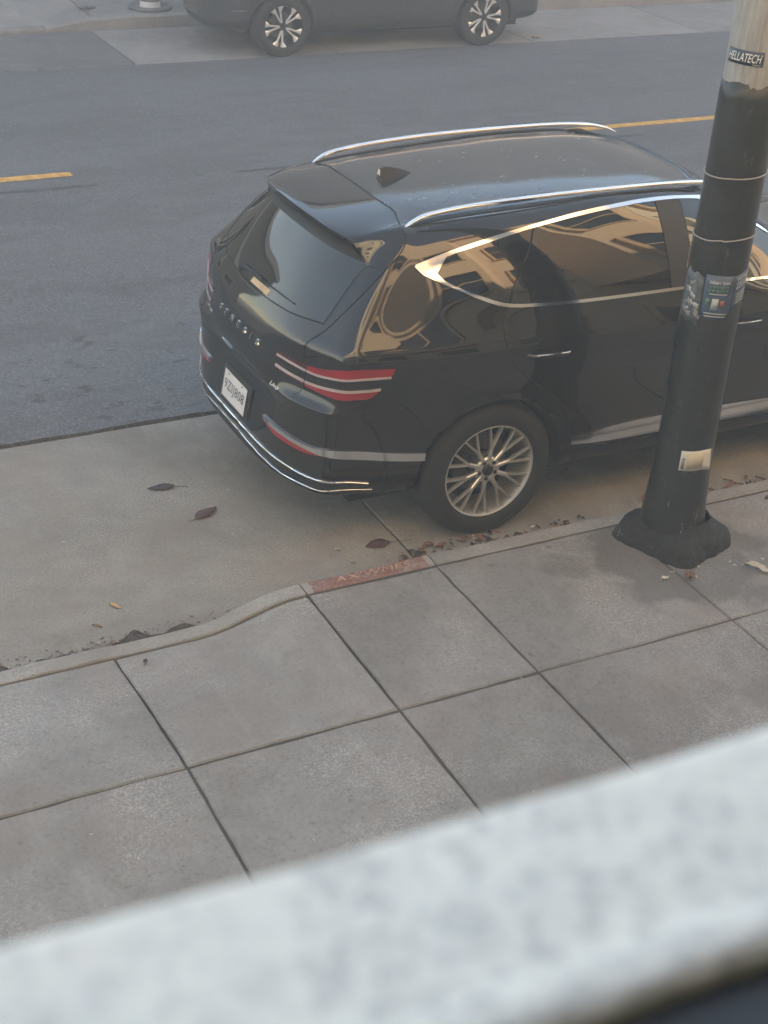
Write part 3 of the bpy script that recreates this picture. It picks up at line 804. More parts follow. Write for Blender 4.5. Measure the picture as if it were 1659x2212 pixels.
# panel gaps
GAP = .0032
for s in (1, -1):
    K.line('panel_gap', SEAM, GAP, 'gap_black', -.0008, s, parent=tg)
    d = P['rear_door_right' if s > 0 else 'rear_door_left']
    K.line('panel_gap', [K.side_pt(x, z, -1) for x, z in DOOR_R[3:]], GAP, 'gap_black', -.0008, s, parent=d)
    K.line('panel_gap', [K.side_pt(x, z, -1) for x, z in ((1.13, 1.24), (1.13, .95), (1.125, .7), (1.12, .43))], GAP, 'gap_black', -.0008, s, parent=d)
    K.line('panel_gap', [K.side_pt(x, z, -1) for x, z in ((.49, .43), (.8, .425), (1.12, .43))], GAP, 'gap_black', -.0008, s, parent=d)
    d = P['front_door_right' if s > 0 else 'front_door_left']
    K.line('panel_gap', [K.side_pt(x, z, -1) for x, z in ((2.28, 1.15), (2.28, .9), (2.26, .65), (2.22, .43), (1.7, .425), (1.13, .43))], GAP, 'gap_black', -.0008, s, parent=d)
    K.line('panel_gap', [(-.60, -.93, .90), (-.52, -.94, .84), (-.43, -.95, .74), (-.40, -.945, .66)], GAP, 'gap_black', -.0008, s, parent=bump)
K.line('panel_gap', [(-.36, -.40, 1.66), (-.378, -.2, 1.66), (-.380, 0, 1.663), (-.378, .2, 1.66), (-.36, .40, 1.66)], GAP * 1.2, 'gap_black', -.0005, 1, parent=P['roof'])
K.line('panel_gap', [(-.986, -.553, .760), (-1.02, -.3, .752), (-1.03, 0, .75), (-1.02, .3, .752), (-.986, .553, .760)], GAP, 'gap_black', -.0008, 1, parent=bump)

# side glass and its bright surround
TO = [(-.405, -.711, 1.479), (-.234, -.71, 1.523), (.014, -.705, 1.572), (.289, -.691, 1.610), (.576, -.672, 1.640), (.949, -.652, 1.657), (1.25, -.64, 1.650), (1.43, -.62, 1.612), (1.70, -.68, 1.50), (2.05, -.74, 1.33), (2.36, -.80, 1.165)]
TI = [(-.233, -.721, 1.510), (.049, -.714, 1.562), (.270, -.702, 1.596), (.599, -.682, 1.628), (.941, -.665, 1.644), (1.24, -.65, 1.637), (1.41, -.64, 1.600), (1.68, -.69, 1.485), (2.02, -.75, 1.32), (2.30, -.80, 1.180)]
BO = [(-.405, -.711, 1.479), (-.365, -.75, 1.440), (-.226, -.813, 1.381), (-.09, -.861, 1.321), (.044, -.89, 1.280), (.269, -.903, 1.263), (.548, -.908, 1.253), (.912, -.908, 1.247), (1.155, -.906, 1.243), (1.725, -.886, 1.221), (2.10, -.85, 1.190), (2.36, -.80, 1.160)]
BI = [(-.302, -.757, 1.447), (-.288, -.777, 1.423), (-.191, -.821, 1.374), (-.076, -.858, 1.330), (.052, -.886, 1.291), (.270, -.899, 1.274), (.549, -.904, 1.264), (.913, -.904, 1.258), (1.148, -.902, 1.254), (1.70, -.885, 1.233), (2.05, -.855, 1.205), (2.30, -.80, 1.176)]
for s in (1, -1):
    dr = P['rear_door_right' if s > 0 else 'rear_door_left']; df = P['front_door_right' if s > 0 else 'front_door_left']
    K.strip('quarter_window', TI[:2] + [(.266, -.704, 1.595)], BI[:4] + [(.050, -.886, 1.293)], 'tinted_glass', .002, s, rows=8)
    K.strip('door_window', [(.278, -.702, 1.597)] + TI[3:5] + [(1.03, -.66, 1.644)], [(.058, -.887, 1.290)] + BI[5:8] + [(1.045, -.903, 1.256)], 'tinted_glass', .003, s, rows=8, parent=dr)
    K.strip('pillar_trim', [(1.036, -.66, 1.644), (1.13, -.655, 1.642), (1.20, -.65, 1.640)], [(1.051, -.903, 1.256), (1.12, -.903, 1.255), (1.19, -.902, 1.254)], 'black_plastic', .004, s, rows=8)
    K.strip('door_window', [(1.206, -.65, 1.640)] + TI[6:], [(1.196, -.902, 1.254)] + BI[9:], 'tinted_glass', .003, s, rows=8, parent=df)
    K.line('panel_gap', [(.272, -.70, 1.60), (.211, -.771, 1.506), (.108, -.842, 1.386), (.054, -.886, 1.29)], .0045, 'gap_black', .002, s, parent=dr)
    K.strip('chrome_window_trim', [(a, b, c + .004) for a, b, c in TO], TI, 'chrome', .008, s, n=4, rows=1, th=.010)
    K.strip('chrome_window_trim', BI, [(a, b, c - .005) for a, b, c in BO], 'chrome', .008, s, n=4, rows=1, th=.010)
    K.strip('chrome_window_tip', [(-.400, -.713, 1.482), (-.31, -.712, 1.504), (-.233, -.721, 1.512)], [(-.400, -.715, 1.476), (-.358, -.752, 1.441), (-.300, -.757, 1.445)], 'chrome', .0095, s, n=4, rows=4, th=.011)
    # door handles, sill strip
    for dd, hx in ((dr, .148), (df, 1.40)):
        pts = [K.side_pt(x, z, -1) + Vector((0, o, 0)) for x, z, o in ((hx, 1.028, .004), (hx + .03, 1.029, -.022), (hx + .13, 1.026, -.030), (hx + .22, 1.022, -.024), (hx + .25, 1.020, .004))]
        smooth_by_angle(MB().tube([Vector((p.x, p.y * s, p.z)) for p in crom(pts, 5)], (.009, .013), 8).build('door_handle', 'black_paint', dd), 60)
        pts = [p + Vector((0, -.008, .010)) for p in pts]
        smooth_by_angle(MB().tube([Vector((p.x, p.y * s, p.z)) for p in crom(pts[1:4] + [pts[3] + Vector((.012, .004, -.001))], 5)], .0042, 6).build('handle_trim', 'chrome', dd), 60)
    K.strip('chrome_sill_strip', [(.477, -.965, .512), (.582, -.965, .510), (.711, -.967, .530), (.86, -.967, .539), (1.084, -.968, .541), (1.47, -.967, .533), (1.83, -.966, .518), (2.3, -.966, .49)], [(.489, -.96, .462), (.638, -.959, .446), (.867, -.959, .436), (1.102, -.958, .432), (1.49, -.957, .427), (1.864, -.953, .412), (2.3, -.95, .39)], 'chrome', .010, s, n=4, rows=2, th=.012)
    # lamps
    B1 = [(-.996, -.443, .989), (-.969, -.562, .988), (-.937, -.66, .985), (-.903, -.748, .989), (-.853, -.861, 1.011), (-.782, -.904, 1.018), (-.695, -.915, 1.015), (-.611, -.927, 1.013)]
    B2 = [(-1.006, -.449, .937), (-.979, -.562, .932), (-.946, -.658, .928), (-.905, -.758, .934), (-.853, -.867, .952), (-.779, -.904, .955), (-.714, -.913, .953), (-.662, -.92, .955)]
    RU = [(-.986, -.467, 1.010), (-.962, -.57, 1.010), (-.936, -.654, 1.010), (-.89, -.767, 1.030), (-.854, -.851, 1.058), (-.785, -.902, 1.068), (-.69, -.918, 1.062), (-.589, -.929, 1.055)]
    RL = [(-1.007, -.453, .922), (-.98, -.564, .914), (-.947, -.66, .908), (-.906, -.762, .902), (-.852, -.869, .906), (-.79, -.902, .911), (-.722, -.91, .910), (-.68, -.918, .935)]
    dz = lambda l, d: [(a, b, c + d) for a, b, c in l]
    tl = K.strip('tail_light', RU[:3], B1[:3], 'dark_red_lens', .005, s, n=4, rows=2, parent=tg)
    K.strip('tail_light', B2[:3], RL[:3], 'dark_red_lens', .005, s, n=4, rows=2, parent=tg)
    K.strip('light_bar', dz(B1[:3], .006), dz(B1[:3], -.006), 'light_bar', .009, s, n=4, rows=1, parent=tg)
    K.strip('light_bar', dz(B2[:3], .007), dz(B2[:3], -.007), 'light_bar', .009, s, n=4, rows=1, parent=tg)
    g_ = lambda l: [(lerp(l[2][0], l[3][0], .09), lerp(l[2][1], l[3][1], .09), lerp(l[2][2], l[3][2], .09))] + l[3:]
    K.strip('tail_light', g_(RU), g_(B1), 'red_lens', .006, s, n=4, rows=3)
    K.strip('tail_light', g_(B2), g_(RL), 'red_lens', .006, s, n=4, rows=3)
    K.strip('light_bar', dz(g_(B1), .0055), dz(g_(B1), -.0055), 'light_bar', .010, s, n=4, rows=1)
    K.strip('light_bar', dz(g_(B2), .0065), dz(g_(B2), -.0065), 'light_bar', .010, s, n=4, rows=1)
    # bumper brightwork and reflector
    CU = [(-1.032, -.379, .629), (-1.013, -.482, .625), (-.977, -.604, .620), (-.923, -.747, .614), (-.895, -.811, .625), (-.856, -.854, .630), (-.751, -.883, .620), (-.584, -.913, .592), (-.396, -.943, .569)]
    CL = [(-1.033, -.39, .607), (-1.015, -.487, .604), (-.979, -.609, .597), (-.929, -.736, .590), (-.907, -.791, .587), (-.876, -.838, .588), (-.746, -.879, .571), (-.58, -.91, .545), (-.397, -.939, .524)]
    RF = [(-1.035, -.387, .600), (-1.017, -.493, .576), (-.98, -.614, .567), (-.936, -.726, .566), (-.907, -.792, .580)]
    K.strip('chrome_bumper_strip', CU, CL, 'chrome', .011, s, n=4, rows=2, parent=bump, th=.013)
    K.strip('reflector', dz(CL[:5], -.002), RF, 'red_lens', .005, s, n=4, rows=2, parent=bump)
LA = [(-1.000, .60, .478), (-1.036, .483, .484), (-1.065, .288, .478), (-1.072, .099, .475), (-1.072, -.124, .474), (-1.062, -.311, .468), (-1.027, -.507, .456), (-.986, -.640, .444), (-.939, -.750, .440), (-.896, -.815, .444), (-.791, -.850, .440), (-.677, -.868, .420)]
half = [p for p in LA if p[1] < .0]
LAs = [(p[0], -p[1], p[2]) for p in half[::-1]] + [(-1.073, 0, .475)] + half
K.line('chrome_bumper_line', LAs, .0060, 'chrome', .005, 1, parent=bump)
LB = [(-1.066, -.10, .425), (-1.056, -.246, .42), (-1.030, -.42, .405), (-.985, -.60, .386), (-.93, -.74, .386), (-.88, -.81, .392), (-.79, -.845, .390), (-.65, -.87, .372)]
K.line('chrome_bumper_line', [(p[0], -p[1], p[2]) for p in LB[::-1]] + LB, .0042, 'chrome', .004, 1, parent=bump)
# registration plate
pc = K.rear_pt(-.02, .60, .012); pl_ = empty('x'); bpy.data.objects.remove(pl_)
ptilt = .16
def plate_pt(u, v, d): return Vector((pc.x + v * math.sin(ptilt) - d * math.cos(ptilt), pc.y - u, pc.z + v * math.cos(ptilt) + d * math.sin(ptilt)))
def plate_box(u0, u1, v0, v1, d0, d1, name, mat, parent, bevel=0):
    vs = [plate_pt(u, v, d) for d in (d0, d1) for u, v in ((u0, v0), (u1, v0), (u1, v1), (u0, v1))]
    return fixn(mesh(name, vs, [(0, 1, 2, 3), (4, 7, 6, 5), (0, 4, 5, 1), (1, 5, 6, 2), (2, 6, 7, 3), (3, 7, 4, 0)], mat, parent, bevel=bevel))
plate_box(-.19, .19, -.095, .095, -.03, -.004, 'plate_recess', 'black_plastic', bump, .006)
plate = plate_box(-.1525, .1525, -.076, .076, .0, .003, 'licence_plate', 'plate_white', bump, .001)
vs, fs = text_mesh('9ZIJ808', .1, 0, 0, 1.12)
w = max(v.x for v in vs) - min(v.x for v in vs); hgt = max(v.y for v in vs) - min(v.y for v in vs)
ym = (max(v.y for v in vs) + min(v.y for v in vs)) / 2
mesh('plate_number', [plate_pt(v.x * .262 / w, (v.y - ym) * .072 / hgt - .004, .0045) for v in vs], fs, 'plate_ink', plate)
for u in (-.09, .09): plate_box(u - .006, u + .006, .060, .070, .003, .006, 'bolt', 'chrome', plate)
# lettering on the tailgate
for ch, yy in zip('GENESIS', (.262, .176, .089, .003, -.084, -.165, -.246)):
    K.rear_text('letter', ch, yy, .976, .047, 'chrome', tg, .006, 0, 1.0, .001, .033 if ch != 'I' else .007)
K.rear_text('model_badge', 'GV80', .470, .885, .042, 'chrome', tg, .005, 0, 1.15, .001, .125)
K.rear_text('dealer_badge', 'Livo', -.470, .836, .034, 'white_print', tg, .003, .45, 1.0, .001, .088)
# rear window, wiper, spoiler
GB = [(-.80, .635, 1.205), (-.89, .504, 1.194), (-.919, .372, 1.183), (-.938, .18, 1.172), (-.942, 0, 1.169), (-.938, -.151, 1.172), (-.919, -.372, 1.183), (-.89, -.504, 1.194), (-.843, -.640, 1.207)]
GT = [(-.595, .595, 1.462), (-.672, .40, 1.478), (-.70, .20, 1.487), (-.705, 0, 1.489), (-.70, -.20, 1.487), (-.672, -.40, 1.478), (-.595, -.595, 1.462)]
GH = [(-.545, .585, 1.515), (-.61, .40, 1.540), (-.64, .20, 1.550), (-.645, 0, 1.553), (-.64, -.20, 1.550), (-.61, -.40, 1.540), (-.545, -.585, 1.515)]
K.strip('spoiler_reflection', GH, GT, 'black_plastic', .0035, 1, n=4, rows=3, parent=tg)  # spoiler's dark reflection in the glass top, built as a matte black strip
rw = K.strip('rear_window', GT, GB, 'rear_glass', .003, 1, n=4, rows=10, parent=tg)
K.line('window_seal', GB, .004, 'gap_black', .001, 1, parent=tg)
wpts = [(-.910, .200, 1.222), (-.914, .05, 1.222), (-.913, -.08, 1.224), (-.905, -.25, 1.226), (-.893, -.395, 1.226)]
K.line('wiper_blade', wpts, [(.004 if i > 3 else .005) for i in range(33)], 'black_plastic', .012, 1, parent=rw)
K.line('wiper_arm', [(-.925, .215, 1.200), (-.918, .16, 1.214), (-.914, .05, 1.224), (-.912, -.06, 1.226)], .008, 'black_plastic', .020, 1, parent=rw)
MB().lathe([(.001, .03), (.018, .03), (.022, .015), (.022, -.01)], 16, 'z').build('wiper_pivot', 'black_plastic', rw, True).location = K.snap((-.925, .215, 1.195), -.004)
simple('tan_reflection', (.55, .40, .24), .7)
K.strip('window_reflection', [(-.920, .055, 1.206), (-.917, -.160, 1.209)], [(-.937, .066, 1.180), (-.935, -.15, 1.180)], 'tan_reflection', .005, 1, n=4, rows=1, parent=rw, th=.002, curve=False)  # warm facade reflection painted onto the glass as a flat tan patch
ET = [(-.736, 0, 1.604), (-.727, .25, 1.600), (-.702, .42, 1.590), (-.662, .530, 1.572), (-.632, .575, 1.525), (-.614, .612, 1.470)]
EB = [(-.722, 0, 1.566), (-.711, .25, 1.561), (-.688, .42, 1.552), (-.653, .515, 1.538), (-.630, .560, 1.508), (-.610, .602, 1.463)]
FR = [(-.384, 0, 1.66), (-.382, .25, 1.655), (-.390, .42, 1.645), (-.402, .55, 1.625), (-.430, .635, 1.565), (-.560, .690, 1.462)]
IN = [(-.66, 0, 1.535), (-.655, .25, 1.533), (-.63, .42, 1.525), (-.60, .49, 1.515), (-.585, .545, 1.492), (-.59, .590, 1.458)]
def full(l, n=5):
    c = crom(l, n); return [Vector((p.x, -p.y, p.z)) for p in c[::-1][:-1]] + c
fE, fB, fF, fI = full(ET), full(EB), full(FR), full(IN)
fF = [K.snap(p, .004) for p in fF]; fF2 = [K.snap(p, -.006) for p in fF]; fI = [K.snap(p, -.004) for p in fI]
def mid(a, b, t, up): return [p.lerp(q, t) + Vector((0, 0, up)) for p, q in zip(a, b)]
rows = [fF2, fF, mid(fF, fE, .25, .006), mid(fF, fE, .5, .009), mid(fF, fE, .75, .008), mid(fF, fE, .94, .004), fE, mid(fE, fB, .15, 0), fB, mid(fB, fI, .1, .001), fI]
o = MB().grid(rows).build('spoiler', 'black_paint', tg); fixn(o); smooth_by_angle(o, 38)
# roof rails
RAIL = [(-.395, 1.628), (-.33, 1.668), (-.25, 1.692), (-.06, 1.714), (.20, 1.727), (.52, 1.734), (1.05, 1.733), (1.38, 1.719), (1.56, 1.690), (1.66, 1.652)]
for s in (-1, 1):
    pts = [Vector((x, s * interp(x, [-.4, .3, 1.2, 1.7], [.548, .575, .585, .578]), z)) for x, z in RAIL]
    c = crom(pts, 5); N = len(c)
    sec = [(-1, -.75), (-1, .5), (-.7, 1), (.7, 1), (1, .5), (1, -.75), (.7, -1), (-.7, -1)]
    rows = []
    for i, p in enumerate(c):
        q = min(1, i / 9, (N - 1 - i) / 9) ** .7; hw_, hh_ = lerp(.005, .0200, q), lerp(.003, .0105, q)
        rows.append([p + Vector((0, hw_ * a_, hh_ * b_ - .019)) for a_, b_ in sec])
    mb = MB().grid(rows, True); mb.add(rows[0], [tuple(range(8))]); mb.add(rows[-1], [tuple(range(8))])
    rl = mb.build('roof_rail', 'chrome', car); fixn(rl); smooth_by_angle(rl, 50)
    K.strip('rail_seat', [(p.x, p.y - .016, p.z) for p in c[2:-2]], [(p.x, p.y + .016, p.z) for p in c[2:-2]], 'black_plastic', .003, 1, n=1, rows=1, parent=rl, curve=False)
# shark fin aerial
zr = K.snap((-.18, 0, 1.75)).z
rows = []
for x, h_, w_ in ((-.255, .030, .022), (-.250, .055, .028), (-.225, .066, .030), (-.18, .054, .030), (-.13, .036, .026), (-.09, .018, .018), (-.055, .003, .004)):
    z0 = K.snap((x, 0, 1.75)).z - .004
    rows.append([Vector((x, w_ * a, z0 + h_ * b)) for a, b in ((1.2, 0), (.8, .25), (.25, .9), (0, 1), (-.25, .9), (-.8, .25), (-1.2, 0))])
fn = MB().grid(rows); fn.add(rows[0], [(0, 1, 2, 3, 4, 5, 6)])
fin_o = fn.build('aerial', 'black_plastic', car); fixn(fin_o); smooth_by_angle(fin_o, 40)
simple('sticker_pale', (.62, .55, .45), .6)
z0 = K.snap((-.25, 0, 1.75)).z
mesh('sticker', [(-.2545, .016, z0 + .022), (-.2545, -.016, z0 + .022), (-.2512, -.0105, z0 + .050), (-.2512, .0105, z0 + .050)], [(0, 1, 2, 3)], 'sticker_pale', fin_o, solid=.0012)
# windscreen, front lamps, grille, mirrors
K.strip('windscreen', [(1.42, .56, 1.625), (1.50, .3, 1.642), (1.52, 0, 1.645), (1.50, -.3, 1.642), (1.42, -.56, 1.625)], [(2.28, .72, 1.17), (2.42, .35, 1.165), (2.46, 0, 1.165), (2.42, -.35, 1.165), (2.28, -.72, 1.17)], 'tinted_glass', .003, 1, n=4, rows=10)
simple('lamp_clear', (.6, .62, .65), .1)
for s in (1, -1):
    for z in (.80, .87): K.strip('headlight', [(3.80, -.50, z + .018), (3.66, -.72, z + .018), (3.40, -.86, z + .02)], [(3.80, -.50, z - .012), (3.66, -.72, z - .012), (3.40, -.86, z - .01)], 'lamp_clear', .006, s, n=4, rows=2)
    mr = empty('x'); bpy.data.objects.remove(mr)
    rows = []
    for x, q in ((2.02, .3), (2.04, .85), (2.10, 1.0), (2.18, .9), (2.24, .5), (2.26, .15)):
        rows.append([Vector((x, -s * (1.02 + .105 * q * math.cos(a)), 1.245 + .068 * q * math.sin(a))) for a in [k * math.pi / 6 for k in range(12)]])
    mb = MB().grid(rows, True); mb.add(rows[0], [tuple(range(12))]); mb.add(rows[-1], [tuple(range(12))])
    mo = mb.build('wing_mirror', 'black_paint', car); fixn(mo); smooth_by_angle(mo, 45)
    MB().box((2.08, min(-s * .88, -s * .96), 1.17), (2.16, max(-s * .88, -s * .96), 1.22)).build('mirror_arm', 'black_plastic', mo)
K.strip('grille', [(3.80, .40, .93), (3.83, 0, .94), (3.80, -.40, .93)], [(3.84, .30, .60), (3.86, 0, .45), (3.84, -.30, .60)], 'black_plastic', .006, 1, n=5, rows=4)
add_wheels(car, wheel_meshes('y'), [(0, .383, -1), (2.955, .383, -1), (0, .383, 1), (2.955, .383, 1)], .832, 1.0, .10)
MB().box((-.7, -.72, .22), (3.3, .72, .32)).build('underbody', 'gap_black', car)
# ------------------------------------------------------------------ the grey car across the street
FS = (2.70 / 2.955, .925, .965)
gcar = empty('parked_car', (5.99, 11.17, 0), math.pi)
tag(gcar, 'dark grey sport utility vehicle parked at the far kerb, cut off by the top edge', 'car')
gfin, gbvh = body_shell(*FS, level=3, wheels=[(0, .352), (2.70, .352)], arch=.385, ymin=.56)
G = Kit(gbvh, gcar)
def grules(c, n, mi):
    x, y, z = c; ay = abs(y)
    if mi == 1: return 'body'
    if z < .36: return 'lower_cladding'
    if x < -.40 and z < .84: return 'rear_bumper'
    if x > 3.02 and z < .78: return 'front_bumper'
    if ay > .52 and .42 < z < 1.6 and x > .1:
        if x < 1.06: return 'rear_door_' + ('r' if y < 0 else 'l')
        if x < 2.08: return 'front_door_' + ('r' if y < 0 else 'l')
    if x > 2.28 and z > .88 and ay < .72: return 'bonnet'
    if x < -.4 and z > .84 and ay < .62: return 'tailgate'
    return 'body'
GP = {}
for g, me in split_body(gfin, G, grules, 'grey_paint', {'lower_cladding': 'black_plastic'}).items(): GP[g] = obj(g[:-2] if g[-2:] in ('_r', '_l') else g, me, gcar)
sc_ = lambda l: [(p[0] * FS[0], p[1] * FS[1], p[2] * FS[2]) for p in l]
for s in (1, -1):
    r_ = '_r' if s > 0 else '_l'
    rd, fd = GP['rear_door' + r_], GP['front_door' + r_]
    G.strip('quarter_window', sc_(TI[:2] + [(.266, -.704, 1.595)]), sc_(BI[:4] + [(.050, -.886, 1.293)]), 'tinted_glass', .003, s, n=3, rows=5)
    G.strip('door_window', sc_([(.278, -.702, 1.597)] + TI[3:5] + [(1.10, -.66, 1.642)]), sc_([(.058, -.887, 1.290)] + BI[5:8] + [(1.10, -.903, 1.256)]), 'tinted_glass', .003, s, n=3, rows=5, parent=rd)
    G.strip('door_window', sc_([(1.18, -.65, 1.640)] + TI[6:]), sc_([(1.18, -.902, 1.254)] + BI[9:]), 'tinted_glass', .003, s, n=3, rows=5, parent=fd)
    for xs, dd in (([(.10, 1.15), (.12, .95), (.30, .72), (.42, .56), (.43, .43)], rd), ([(1.06, 1.18), (1.06, .8), (1.05, .43), (.43, .43)], rd), ([(2.08, 1.10), (2.08, .8), (2.06, .6), (2.02, .43), (1.06, .43)], fd)):
        G.line('panel_gap', [G.side_pt(x, z, -1) for x, z in xs], .004, 'gap_black', -.001, s, parent=dd)
    G.line('panel_gap', [G.side_pt(x, z, -1) for x, z in ((3.02, .80), (3.06, .62), (3.08, .46), (3.06, .37))], .004, 'gap_black', -.001, s, parent=GP['front_bumper'])
    for dd, hx in ((rd, .2), (fd, 1.28)):
        pts = [G.side_pt(x, z, -1) + Vector((0, o, 0)) for x, z, o in ((hx, .98, .004), (hx + .03, .98, -.02), (hx + .12, .975, -.028), (hx + .2, .97, -.02), (hx + .23, .97, .004))]
        MB().tube([Vector((p.x, p.y * s, p.z)) for p in crom(pts, 4)], (.009, .013), 8).build('door_handle', 'grey_paint', dd, True)
    G.strip('sill_strip', [G.side_pt(x, z, -1) for x, z in ((.46, .405), (1.2, .41), (2.2, .405))], [G.side_pt(x, z, -1) for x, z in ((.47, .375), (1.2, .378), (2.2, .375))], 'grey_paint', .012, s, n=5, rows=1)
    G.strip('front_trim', [(3.30, -.72, .52), (3.20, -.76, .535), (3.12, -.775, .54)], [(3.30, -.72, .505), (3.20, -.76, .520), (3.12, -.775, .53)], 'chrome', .008, s, n=4, rows=1, parent=GP['front_bumper'])
    G.strip('headlight', [(3.45, -.45, .90), (3.32, -.66, .905), (3.10, -.76, .91)], [(3.48, -.45, .84), (3.36, -.66, .84), (3.12, -.77, .85)], 'lamp_clear', .006, s, n=4, rows=2)
    G.strip('tail_light', [(-.88, -.42, .98), (-.80, -.72, .98), (-.62, -.83, .97)], [(-.90, -.42, .90), (-.82, -.73, .90), (-.64, -.84, .90)], 'red_lens', .006, s, n=4, rows=2)
    mb = MB(); rows = []
    for x, q in ((1.86, .3), (1.88, .85), (1.94, 1.0), (2.02, .85), (2.07, .3)):
        rows.append([Vector((x, -s * (.94 + .095 * q * math.cos(a)), 1.17 + .065 * q * math.sin(a))) for a in [k * math.pi / 6 for k in range(12)]])
    mb.grid(rows, True); mb.add(rows[0], [tuple(range(12))]); mb.add(rows[-1], [tuple(range(12))])
    mo = mb.build('wing_mirror', 'grey_paint', gcar); fixn(mo); smooth_by_angle(mo, 45)
G.strip('windscreen', sc_([(1.46, .56, 1.645), (1.56, 0, 1.665), (1.46, -.56, 1.645)]), sc_([(2.28, .72, 1.17), (2.46, 0, 1.165), (2.28, -.72, 1.17)]), 'tinted_glass', .003, 1, n=5, rows=6)
G.strip('rear_window', [(-.52, .52, 1.47), (-.60, 0, 1.50), (-.52, -.52, 1.47)], [(-.76, .56, 1.18), (-.86, 0, 1.16), (-.76, -.56, 1.18)], 'tinted_glass', .003, 1, n=5, rows=6, parent=GP['tailgate'])
G.strip('grille', [(3.46, .42, .86), (3.49, 0, .87), (3.46, -.42, .86)], [(3.50, .36, .55), (3.52, 0, .52), (3.50, -.36, .55)], 'black_plastic', .006, 1, n=5, rows=4, parent=GP['front_bumper'])
add_wheels(gcar, wheel_meshes('blade'), [(0, .353, 1), (2.70, .353, 1), (0, .353, -1), (2.70, .353, -1)], .775, .915, .35)
MB().box((-.6, -.66, .20), (3.0, .66, .30)).build('underbody', 'gap_black', gcar)

# ------------------------------------------------------------------ street pole
PX, PY = .75, -.58
FACE = math.degrees(math.atan2(CAM.y - PY, CAM.x - PX))
def prad(z): return interp(z, [.15, .30, .50, .62, 1.0, 2.8, 7.0], [.165, .158, .146, .138, .1355, .1275, .105])
def pole_pt(rel, z, off=0.0):
    a = R(FACE + rel); r = prad(z) + off
    return Vector((r * math.cos(a), r * math.sin(a), z - .15))
def pole_patch(name, a0, a1, z0, z1, mat, parent, off=.002, slant=0.0, na=14, nz=5, ragged=0.0, seed=0, lift=None):
    rows = []
    for j in range(nz + 1):
        row = []
        for i in range(na + 1):
            t = i / na; rel = lerp(a0, a1, t); z = lerp(z0, z1, j / nz) + slant * (t - .5)
            if ragged: z += ragged * jn(rel, seed, .08) * (1 if j in (0, nz) else 0) + ragged * .5 * jn(rel, seed + 40, .35) * (1 if j in (0, nz) else 0)
            row.append(pole_pt(rel, z, off + (lift(t, j / nz) if lift else 0)))
        rows.append(row)
    return mesh(name, *(lambda b: (b.v, b.f))(MB().grid(rows)), mat, parent, True, solid=.0012)
def pole_text(name, body, rel, z, height, width, mat, parent, off=.0035, shear=0.0, slant=0.0):
    vs, fs = text_mesh(body, .1, 0, shear, 1.0)
    x0, x1 = min(v.x for v in vs), max(v.x for v in vs); y0, y1 = min(v.y for v in vs), max(v.y for v in vs)
    out = []
    for v in vs:
        u = (v.x - (x0 + x1) / 2) * width / (x1 - x0); q = (v.y - (y0 + y1) / 2) * height / (y1 - y0)
        out.append(pole_pt(rel + math.degrees(u / prad(z)), z + q + slant * u, off))
    return mesh(name, out, fs, mat, parent)
pole = empty('street_pole', (PX, PY, .15))
tag(pole, 'round concrete street pole, painted black below and covered in stickers', 'pole')
t = NT('pole_grey')
st = t.noise(5, 5, .65, t.scaled(t.world(), (6, 6, .8)))
c = t.ramp(st, [(.30, (.22, .215, .205)), (.5, (.31, .305, .295)), (.72, (.39, .385, .375))])
c = t.mix(t.ramp(t.noise(3.0, 4, .6, t.scaled(t.world(), (9, 9, .5))), [(.60, 0.0), (.70, .45)]), c, (.19, .14, .115))
t.base(c); t.set(Roughness=.85); t.bump(t.noise(90, 4), .3, .004)
t = NT('pole_black')
chip = t.ramp(t.noise(15, 6, .75, t.scaled(t.world(), (1.4, 1.4, .5))), [(.615, 0.0), (.635, 1.0)])
low = t.n('ShaderNodeSeparateXYZ'); t.l(t.world(), low.inputs[0])
lowm = t.ramp(t.math('MULTIPLY', low.outputs[2], .4), [(.10, 1.0), (.26, .22)])
c = t.ramp(t.noise(6, 5, .7), [(.3, (.010, .012, .012)), (.7, (.028, .031, .031))])
c = t.mix(t.math('MULTIPLY', chip, lowm), c, (.17, .21, .22))
t.base(c); t.set(Roughness=.34); t.bump(t.noise(25, 5, .7), .30, .006)
b = MB().lathe([(prad(z), z - .15) for z in (2.30, 2.6, 3.0, 4.0, 5.5, 7.0)] + [(.001, 6.86)], 40, 'z'); b.build('shaft', 'pole_grey', pole, True)
rows = []
for z in (.20, .30, .40, .50, .56, .62, .8, 1.0, 1.4, 1.8, 2.2, 2.45, 'top', 'in'):
    row = []
    for i in range(64):
        rel = 360 * i / 64
        if z == 'top': zz = 2.515 + .010 * jn(i, 5, .31) + .006 * jn(i, 99, .9); row.append(pole_pt(rel, zz, .004))
        elif z == 'in': zz = 2.515 + .010 * jn(i, 5, .31) + .006 * jn(i, 99, .9); row.append(pole_pt(rel, zz, -.002))
        else: row.append(pole_pt(rel, z, .004 + .002 * jn(i, 20 + int(z * 10), .4)))
    rows.append(row)
MB().grid(rows, True).build('black_coating', 'pole_black', pole, True)
